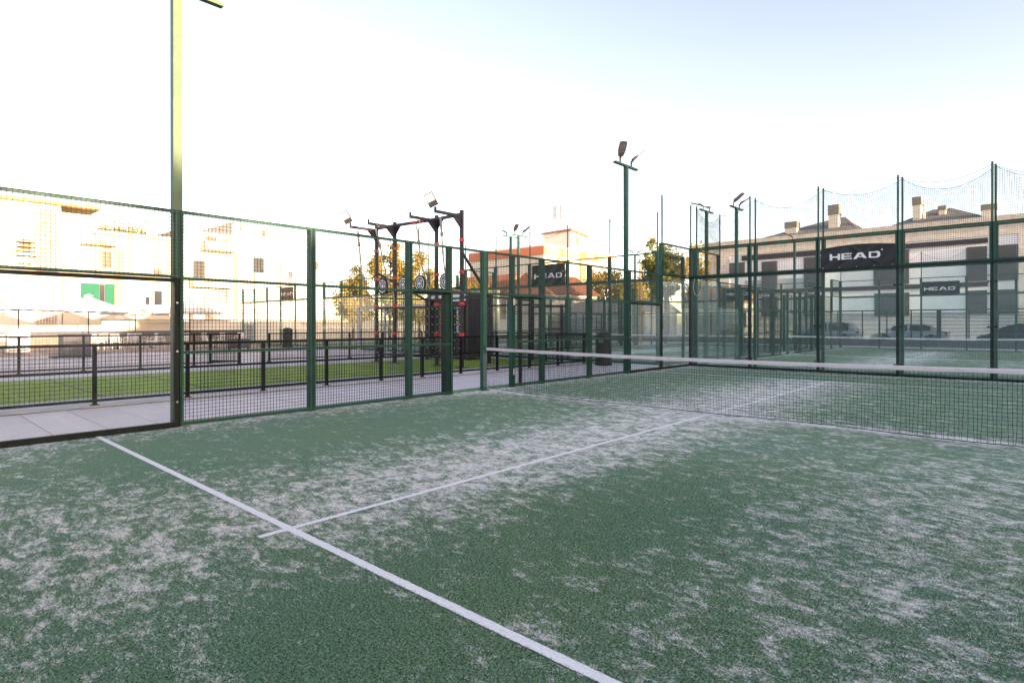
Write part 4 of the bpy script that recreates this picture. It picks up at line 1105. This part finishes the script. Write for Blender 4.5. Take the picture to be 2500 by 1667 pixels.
# ------------------------------------------------------------------ trees
def tree(name, label, x, y, h, rx, ry, cz, rz, lm, n=2600, ls=0.24, seed=1, shape=1.0, grp=None, trunk=0.16):
    t = thing(name, label, 'tree', (x,y,0), grp); rr = random.Random(seed)
    tb = MB(); tb.tube([(x,y,0),(x+0.1,y,h*0.3),(x-0.05,y+0.1,h*0.6),(x,y,h*0.9)],[trunk,trunk*0.8,trunk*0.5,trunk*0.15],8)
    clumps = []
    for k in range(int(26*shape)+6):
        while True:
            a, b, c = rr.uniform(-1,1), rr.uniform(-1,1), rr.uniform(-1,1)
            if a*a+b*b+c*c < 1: break
        f = 1.0 - 0.35*max(0, c)
        clumps.append((x+a*rx*f, y+b*ry*f, cz+c*rz, rr.uniform(0.35,0.8)*min(rx,ry)*0.55))
    for cx_, cy_, cz_, r in clumps[:12]:
        zb = max(h*0.25, cz_-abs(cx_-x)-abs(cy_-y))
        tb.tube([(x,y,min(zb,h*0.8)),((x+cx_)/2,(y+cy_)/2,(zb+cz_)/2+0.2),(cx_,cy_,cz_)],[trunk*0.4,trunk*0.25,trunk*0.08],5)
    tb.build('trunk', BARK, t)
    mb = MB(); per = n//len(clumps)
    for cx_, cy_, cz_, r in clumps:
        for k in range(per):
            g = Vector((rr.gauss(0,1),rr.gauss(0,1),rr.gauss(0,0.85)))*r*0.55
            p = Vector((cx_,cy_,cz_))+g
            a = Vector((rr.uniform(-1,1),rr.uniform(-1,1),rr.uniform(-1,1))).normalized(); b = a.orthogonal().normalized()
            s = ls*rr.uniform(0.55,1.2)
            mb.add([p-a*s*0.5,p+b*s*0.32,p+a*s*0.5,p-b*s*0.32],[(0,1,2,3)])
    mb.build('crown', lm, t)
    return t
tree('poplar_tree','tall yellow poplar rising behind the left of the rig',-36.2,24.0,9.6,1.7,1.7,6.0,3.6,LEAFY,6500,0.30,1)
tree('poplar_tree','yellow poplar between the middle uprights of the rig',-34.6,26.2,8.2,1.7,1.7,4.8,3.2,LEAFY,5600,0.30,2)
tree('poplar_tree','shorter yellow-green poplar left of the rig',-40.0,22.5,7.0,1.5,1.5,4.3,2.6,LEAFY,4000,0.28,3)
tree('bushy_tree','low green-yellow tree in front of the far garden wall',-42.5,24.5,5.2,1.7,1.7,3.4,2.0,LEAFY,2200,0.26,4)
tree('bushy_tree','small yellow tree left of the HEAD wall banner',-34.5,33.0,6.0,2.4,2.0,4.2,2.0,LEAFY,2200,0.28,5)
tree('bushy_tree','brown-green tree behind the far wall, left of the passage',-29.5,50.5,8.2,2.6,2.6,5.6,2.6,LEAFY,3400,0.36,6)
tree('conifer_tree','pointed dark conifer above the far wall',-26.4,56.0,11.6,1.3,1.3,8.0,3.8,LEAFG,2400,0.34,7)
tree('bushy_tree','dark-leaved tree beyond the passage, left half',-24.2,48.0,6.4,2.2,2.2,4.6,1.8,LEAFY,2600,0.32,8)
tree('bushy_tree','large green and orange tree left of the corner poles',-14.6,36.8,8.2,1.6,1.6,6.0,2.4,LEAFG,4600,0.28,9)
tree('bushy_tree','orange-tinged tree right of the corner pole',-13.0,38.6,8.2,1.4,1.4,5.8,2.6,LEAFY,2600,0.26,10)
tree('roof_plant','leafy plants trailing over the far roof terrace',-50.0,6.2,9.6,2.2,2.6,9.2,0.6,LEAFY,1500,0.22,12,trunk=0.08)
for i, (x, y, h) in enumerate(((-52,38,5.5),(-47,40,5.0),(-44,36,4.6),(-56,34,5.2),(-21,60,7.0),(-33,60,7.5))):
    tree('background_tree', ['distant tree behind the far houses, leftmost','distant tree behind the far houses, second','distant tree left of the terracotta roofs','distant tree beyond the farthest court','distant tree above the passage wall','distant tree beside the orange building'][i], x,y,h,2.6,2.4,h*0.62,h*0.36,LEAFG,1800,0.34,20+i)

# ------------------------------------------------------------------ houses in the middle distance
def gable_house(label, x0, x1, y0, y1, hz, rz, wall=CREAM2, along='y', rm=TERRA):
    t = thing('tiled_house', label, 'house', (x0,y0,0))
    MB().box(x0,y0,0,x1,y1,hz).build('wall', wall, t)
    m = MB(); o = 0.35
    if along == 'x':
        ym = (y0+y1)/2
        m.add([(x0-o,y0-o,hz+0.002),(x1+o,y0-o,hz+0.002),(x1+o,ym,rz),(x0-o,ym,rz),(x1+o,y1+o,hz+0.002),(x0-o,y1+o,hz+0.002)],[(0,1,2,3),(3,2,4,5),(1,4,2),(5,0,3),(0,5,4,1)])
    else:
        xm = (x0+x1)/2
        m.add([(x0-o,y0-o,hz+0.002),(x0-o,y1+o,hz+0.002),(xm,y1+o,rz),(xm,y0-o,rz),(x1+o,y1+o,hz+0.002),(x1+o,y0-o,hz+0.002)],[(3,2,1,0),(5,4,2,3),(0,5,3),(4,1,2),(0,1,4,5)])
    rf = m.build('roof', rm, t)
    rows = MB()
    if along == 'x':
        n = int((x1-x0+2*o)/0.3)
        for i in range(n):
            x = x0-o+0.15+0.3*i; rows.bar((x,y0-o,hz+0.03),(x,(y0+y1)/2,rz+0.03),0.13,0.07)
    else:
        n = int((y1-y0+2*o)/0.3)
        for i in range(n):
            y = y0-o+0.15+0.3*i; rows.bar((x1+o,y,hz+0.03),((x0+x1)/2,y,rz+0.03),0.13,0.07)
    rows.build('tile_rolls', rm, rf, kind='stuff')
    win(t, x1, (y0+y1)/2-0.5, (y0+y1)/2+0.5, hz*0.35, hz*0.75)
    return t
gable_house('house with terracotta roof behind the container, left one', -41, -33.5, 35.5, 42, 4.6, 6.9, CREAM2, 'x')
gable_house('house with white gable left of the HEAD wall banner', -32.5, -26.5, 36.0, 44, 4.4, 6.6, CREAM2, 'y')
gable_house('low white shed with pale tiled roof behind the wall banner', -25.5, -16.8, 37.0, 43, 2.5, 3.7, WHITEW, 'x', PALEROOF)
gable_house('low tiled house far right of the passage', -15.5, -11.0, 42, 47, 3.4, 4.8, CREAM, 'x')

ob = thing('orange_building', 'flat-roofed building with orange parapet bands and a roof tower', 'building', (-41.5,53.4,0))
MB().box(-56,53.4,0,-41.5,71,11.0).build('wall', CREAM2, ob)
MB().box(-56.15,53.25,11.0,-41.35,71.15,12.15).build('orange_band', ORANGE, ob)
MB().box(-56.05,53.35,12.15,-41.45,71.05,12.4).build('parapet', WHITEW, ob)
for y0, y1 in ((53.5,56.6),(57.8,61.5),(63.3,65.2),(66.4,71.1)): MB().box(-41.35,y0,11.02,-41.25,y1,12.13).build('peach_panel', PEACH, ob)
for y in (57.1,62.4): MB().box(-41.5,y-0.6,0,-41.22,y+0.6,11.0).build('pilaster', PEACH, ob)
for y in (64.6,68.0): win(ob, -41.5, y, y+0.9, 8.0, 9.7, BROWNW)
for y in (55.0,59.5): win(ob, -41.5, y, y+1.0, 4.6, 6.2)
MB().box(-47.2,60.5,12.4,-42.2,64.5,15.1).build('roof_tower', CREAM2, ob)
tw = MB(); tw.add([(-47.5,60.2,15.1),(-41.9,60.2,15.1),(-41.9,64.8,14.6),(-47.5,64.8,14.6),(-47.5,60.2,15.3),(-41.9,60.2,15.4),(-41.9,64.8,14.9),(-47.5,64.8,14.8)],[(3,2,1,0),(4,5,6,7),(0,1,5,4),(1,2,6,5),(2,3,7,6),(3,0,4,7)]); tw.build('tower_roof', TERRA, ob)
win(ob, -42.2, 61.8, 62.6, 13.1, 14.4, BROWNW)
an = thing('antenna_mast', 'lattice antenna mast on top of the orange building', 'antenna', (-45,61,15))
am = MB()
for dx, dy in ((0,0),(0.5,0),(0.25,0.45)): am.tube([(-45.2+dx,60.9+dy,15.2),(-45.2+dx,60.9+dy,19.4)],0.045,5)
for k in range(9):
    z = 15.4+0.42*k; q = [(-45.2,60.9),(-44.7,60.9),(-44.95,61.35)]
    for i in range(3):
        a, b = q[i], q[(i+1)%3]; am.tube([(*a,z),(*b,z+0.42)],0.025,4)
am.build('lattice', STEEL, an)
for dx, dy in ((-0.35,0.0),(0.85,0.1),(0.3,-0.4)): MB().box(-45.2+dx-0.12,60.9+dy-0.06,17.2,-45.2+dx+0.12,60.9+dy+0.06,19.2).build('panel_antenna', GREYP, an)
up = thing('utility_pole', 'slim pale timber pole standing behind the passage', 'pole', (-14.1,31,0))
MB().tube([(-14.1,31.4,0),(-14.1,31.4,6.1)],[0.11,0.08],10).build('pole', WOODP, up)

# ------------------------------------------------------------------ slatted street fence
sf = thing('slat_fence', 'long grey fence of narrow horizontal slats along the street', 'fence', (-14,35,0))
for x in (-26,-24,-22,-20,-18,-16,-14,-12,-10,-8,-6,-4,-2.6,-1.2,0.25,1.62,2.92,5.78,7.11,8.5,10,11.5): MB().box(x-0.03,34.97,0,x+0.03,35.05,2.25).build('post', SLATM, sf)
MB().box(4.22,34.93,0,4.44,35.08,2.26).build('gate_post', SLATM, sf)
sl = MB()
for k in range(20): sl.box(-26,34.99-0.0,0.52+0.083*k,12,35.02,0.52+0.083*k+0.046)
sl.build('slats', SLATM, sf, kind='stuff')
MB().box(-26.1,34.96,2.251,12,35.06,2.33).build('top_rail', FARGREEN, sf)
MB().box(-26,34.9,0,12,35.1,0.45).build('base_wall', DRAIN, sf)

# ------------------------------------------------------------------ white building along the street
WB = thing('street_building', 'long white street building with dark bands and grey shutters', 'building', (-16,48,0))
MB().box(-16,48,0,26,60,9.1).build('wall', WHITEW, WB)
MB().box(-16.3,47.6,9.1,26.3,60.4,9.5).build('cornice', BRICK, WB)
MB().box(-16,47.9,8.1,26,47.999,9.1).build('brick_band', BRICK, WB)
MB().box(-16.0,47.9,0,-13.7,47.999,8.1).build('brick_panel', BRICK, WB)
MB().box(7.75,47.9,0,12.0,47.999,8.1).build('brick_panel', BRICK, WB)
MB().box(-12.46,47.82,7.55,-5.75,47.999,8.0).build('dark_band', DKBAND, WB); MB().box(-5.75,47.82,7.58,6.0,47.999,7.95).build('dark_band', DKBAND, WB)
MB().box(-12.3,47.85,4.3,6.0,47.999,4.64).build('dark_band', DKBAND, WB)
def shutter(x0, x1, z0, z1):
    o = MB().box(x0,47.86,z0,x1,47.999,z1).build('window_shutter', GREYSH, WB)
    s = MB(); n = int((z1-z0)/0.12)
    for k in range(n): s.box(x0+0.02,47.845,z0+0.12*k+0.02,x1-0.02,47.86,z0+0.12*k+0.10)
    s.build('shutter_slats', GREYSH, o, kind='stuff')
for a in ((-13.67,-12.2,6.0,7.4),(-6.9,-5.4,4.7,7.42),(-1.45,1.03,4.7,7.5),(4.74,5.95,4.72,7.34),(6.41,7.7,4.7,7.31),(-1.4,1.05,2.1,4.0),(4.74,5.95,2.2,4.0),(6.43,7.68,2.2,4.0),(-10.6,-9.2,4.7,7.3),(-10.6,-9.2,2.1,4.0),(-6.9,-5.4,2.1,4.0),(9.2,10.6,4.7,7.3)): shutter(*a)
for a in ((-12.2,-10.7),(-9.2,-7.0)): MB().box(a[0],47.93,4.66,a[1],47.97,5.6).build('balcony_glass', GREYP, WB)
r1 = MB()
for x0, x1, xa, xb, za in ((-11.4,-2.6,-5.4,-4.8,11.6),(-0.6,6.2,2.0,3.2,11.4),(8,20,12,16,11.8)):
    r1.add([(x0,48.4,9.5),(x1,48.4,9.5),(x1,59,9.5),(x0,59,9.5),(xa,53.5,za),(xb,53.5,za)],[(0,1,5,4),(1,2,5),(2,3,4,5),(3,0,4),(3,2,1,0)])
r1.build('roof', SLATE, WB)
def chimney(x0, x1, y, z0, z1, cap):
    c = MB().box(x0,y,9.5,x1,y+0.9,z0+(z1-z0)*0.45).build('chimney', CREAM2, WB)
    MB().box(x0-0.05,y-0.05,z0+(z1-z0)*0.45,x1+0.05,y+0.95,z1).build('chimney_cap', cap, c)
for a in ((-9.0,-8.0,49.5,10.0,11.05),(-5.4,-4.6,50.0,10.6,12.25),(1.0,1.52,50.0,10.8,12.05),(2.65,3.1,51.0,10.6,11.25),(5.55,6.45,49.0,9.9,10.65)): chimney(*a, CHIMCAP)
MB().tube([(1.75,50.4,9.5),(1.75,50.4,11.4)],0.09,8).build('flue', STEEL, WB)

# ------------------------------------------------------------------ parked cars
def car(label, x, y, L_, h, paint, face=-1, suv=False):
    """side-on car, nose towards face*x"""
    t = thing('parked_car', label, 'car', (x,y,0), 'cars parked along the street')
    M = Matrix.Translation((x,y,0)) @ Matrix.Scale(face, 4, (1,0,0))
    hw = 0.88
    # stations along length: x, z_low, z_belt
    st = [(-L_/2,0.42,0.80),(-L_/2+0.06,0.30,0.92),(-L_/2+0.5,0.24,0.98),(-0.6,0.22,0.96),(0.6,0.22,0.93),(L_/2-1.0,0.22,0.88),(L_/2-0.25,0.26,0.74),(L_/2-0.04,0.32,0.62),(L_/2,0.42,0.55)]
    def loft(st, hwf, name, m, smooth=True):
        P = []; F = []
        for i, (sx, z0, z1) in enumerate(st):
            q = hwf(i)
            P += [(sx,-q*0.94,z0),(sx,-q,z0+0.25*(z1-z0)),(sx,-q*0.99,z0+0.7*(z1-z0)),(sx,-q*0.9,z1),(sx,q*0.9,z1),(sx,q*0.99,z0+0.7*(z1-z0)),(sx,q,z0+0.25*(z1-z0)),(sx,q*0.94,z0)]
        for i in range(len(st)-1):
            for k in range(8): F.append((i*8+k,i*8+(k+1)%8,i*8+8+(k+1)%8,i*8+8+k))
        F += [tuple(range(8)), tuple((len(st)-1)*8+7-k for k in range(8))]
        return MB(M).add(P, F).build(name, m, t, smooth=False)
    loft(st, lambda i: hw*(0.86 if i in (0,len(st)-1) else 0.97 if i in (1,len(st)-2) else 1.0), 'body', paint)
    top = h
    bk = -L_/2+0.28 if suv else -L_/2+0.55
    cb = [(bk-0.12,0.95),(bk+0.35,top-0.10),(bk+0.9,top),(0.25,top-0.01),(0.75,top-0.14),(1.45,0.90)]
    P = []; F = []
    for sx, z in cb: P += [(sx,-hw*(0.93-0.20*(z-0.9)/(top-0.9)),z),(sx,hw*(0.93-0.20*(z-0.9)/(top-0.9)),z)]
    n = len(cb)
    base = [(cb[0][0],-hw*0.9,0.88),(cb[0][0],hw*0.9,0.88),(cb[-1][0],-hw*0.9,0.85),(cb[-1][0],hw*0.9,0.85)]
    F = [(2*i,2*i+1,2*i+3,2*i+2) for i in range(n-1)]
    left = [2*i for i in range(n)]; right = [2*i+1 for i in range(n)]
    F += [tuple(reversed(left)), tuple(right)]
    MB(M).add(P, F).build('cabin', paint, t)
    for sg in (-1,1):
        for a, b in ((1,2.6),(2.75,4.2)):
            # side windows: dark panes a little proud of the cabin
            def sidept(u, f):
                i = int(u); q = u-i; i = min(i, n-2)
                sx = cb[i][0]+(cb[i+1][0]-cb[i][0])*q; zt = cb[i][1]+(cb[i+1][1]-cb[i][1])*q-0.06
                z = 0.98+(zt-0.98)*f; return (sx, sg*(hw*(0.93-0.20*(z-0.9)/(top-0.9))+0.008), z)
            us = [a+(b-a)*k/6 for k in range(7)]
            pts = [sidept(u,0) for u in us]+[sidept(u,1) for u in reversed(us)]
            MB(M).add(pts,[tuple(range(len(pts)))]).build('side_window', DARKWIN, t)
    wsx = [(cb[3],cb[5]),(cb[0],cb[1])]
    for sx in (-L_/2+0.85, L_/2-0.85):
        for sg in (-1,1):
            wmb = MB(M); wmb.tube([(sx,sg*(hw-0.20),0.33),(sx,sg*(hw+0.015),0.33)],0.33,20); wh = wmb.build('wheel', TYRE, t)
            rm = MB(M); rm.tube([(sx,sg*(hw+0.0151),0.33),(sx,sg*(hw+0.025),0.33)],0.07,10)
            for k in range(6):
                a = 2*math.pi*k/6; rm.bar((sx,sg*(hw+0.02),0.33),(sx+0.23*math.cos(a),sg*(hw+0.02),0.33+0.23*math.sin(a)),0.05,0.012,up=(0,1,0))
            rm.tube([(sx+0.235*math.cos(2*math.pi*k/18),sg*(hw+0.02),0.33+0.235*math.sin(2*math.pi*k/18)) for k in range(19)],0.018,5)
            rm.build('rim', STEEL, wh)
            ar = MB(M); P = []
            for k in range(13):
                a = math.pi*k/12; P += [(sx+0.36*math.cos(a),sg*(hw+0.004),0.33+0.36*math.sin(a)),(sx+0.42*math.cos(a),sg*(hw+0.004),0.33+0.42*math.sin(a))]
            ar.add(P,[(2*k,2*k+1,2*k+3,2*k+2) for k in range(12)]); ar.build('wheel_arch', TYRE, t)
    for sg in (-1,1):
        MB(M).box(-L_/2-0.006,sg*0.55-0.14,0.72,-L_/2+0.16,sg*0.80-0.02,0.90).build('tail_light', REDLAMP, t)
        MB(M).box(L_/2-0.16,sg*0.52-0.16,0.56,L_/2-0.02,sg*0.68+0.08,0.68).build('headlight', LENS, t)
    return t
car('silver car behind the slatted fence, right of the white one', 2.35, 38.4, 4.3, 1.45, CARSILV, -1)
car('white car behind the slatted fence, left of the silver one', -2.6, 38.4, 4.2, 1.62, CARWHITE, -1, True)
car('dark car behind the slatted fence at the right edge', 8.1, 38.3, 4.3, 1.45, CARDARK, -1)

# ------------------------------------------------------------------ unseen building added east of the court, roofline shaped to throw the shade
cl = thing('shade_building', 'unseen white building far east of the court, its stepped roof shaped to throw the shade', 'building', (45,0,0))
prof = [(-16,0),(-16,5.4),(-5.4,5.6),(-3.9,7.4),(-2.4,9.2),(1.5,11.0),(40,11.0),(40,0)]
MB().prism(prof, lambda a,b: (45.0,a,b), lambda a,b: (58.0,a,b)).build('wall', WHITEW, cl)
for k in range(12): MB().box(44.93,-10+4*k,1.0,44.998,-7.8+4*k,2.6).build('window', DARKWIN, cl)
cs = thing('reflection_block', 'unseen low dark block added behind the camera for the glass to reflect', 'building', (0,-17,0))  # unseen block added so the glass mirrors something dark instead of bright sky
MB().box(-34,-24,0,30,-16.5,5.6).build('wall', BLUEGREY, cs)
MB().box(-34.3,-24.3,5.6,30.3,-16.2,5.8).build('roof', SLATE, cs)
for k in range(9): MB().box(-28+5*k,-16.499,0.9,-25.5+5*k,-16.46,2.6).build('window', DARKWIN, cs)
for i, (x, y) in enumerate(((43,-11.3),(43.6,-8.3),(43.2,-5.1))):  # unseen trees added to break up the low sun on the left fence
    tree('dapple_tree', 'unseen leafy tree added east of the court to dapple the sun, ' + ('nearest the camera','in the middle','beside the shade building')[i], x, y, 8.2, 1.7, 1.9, 6.3, 1.6, LEAFG, 3000, 0.36, 40+i)
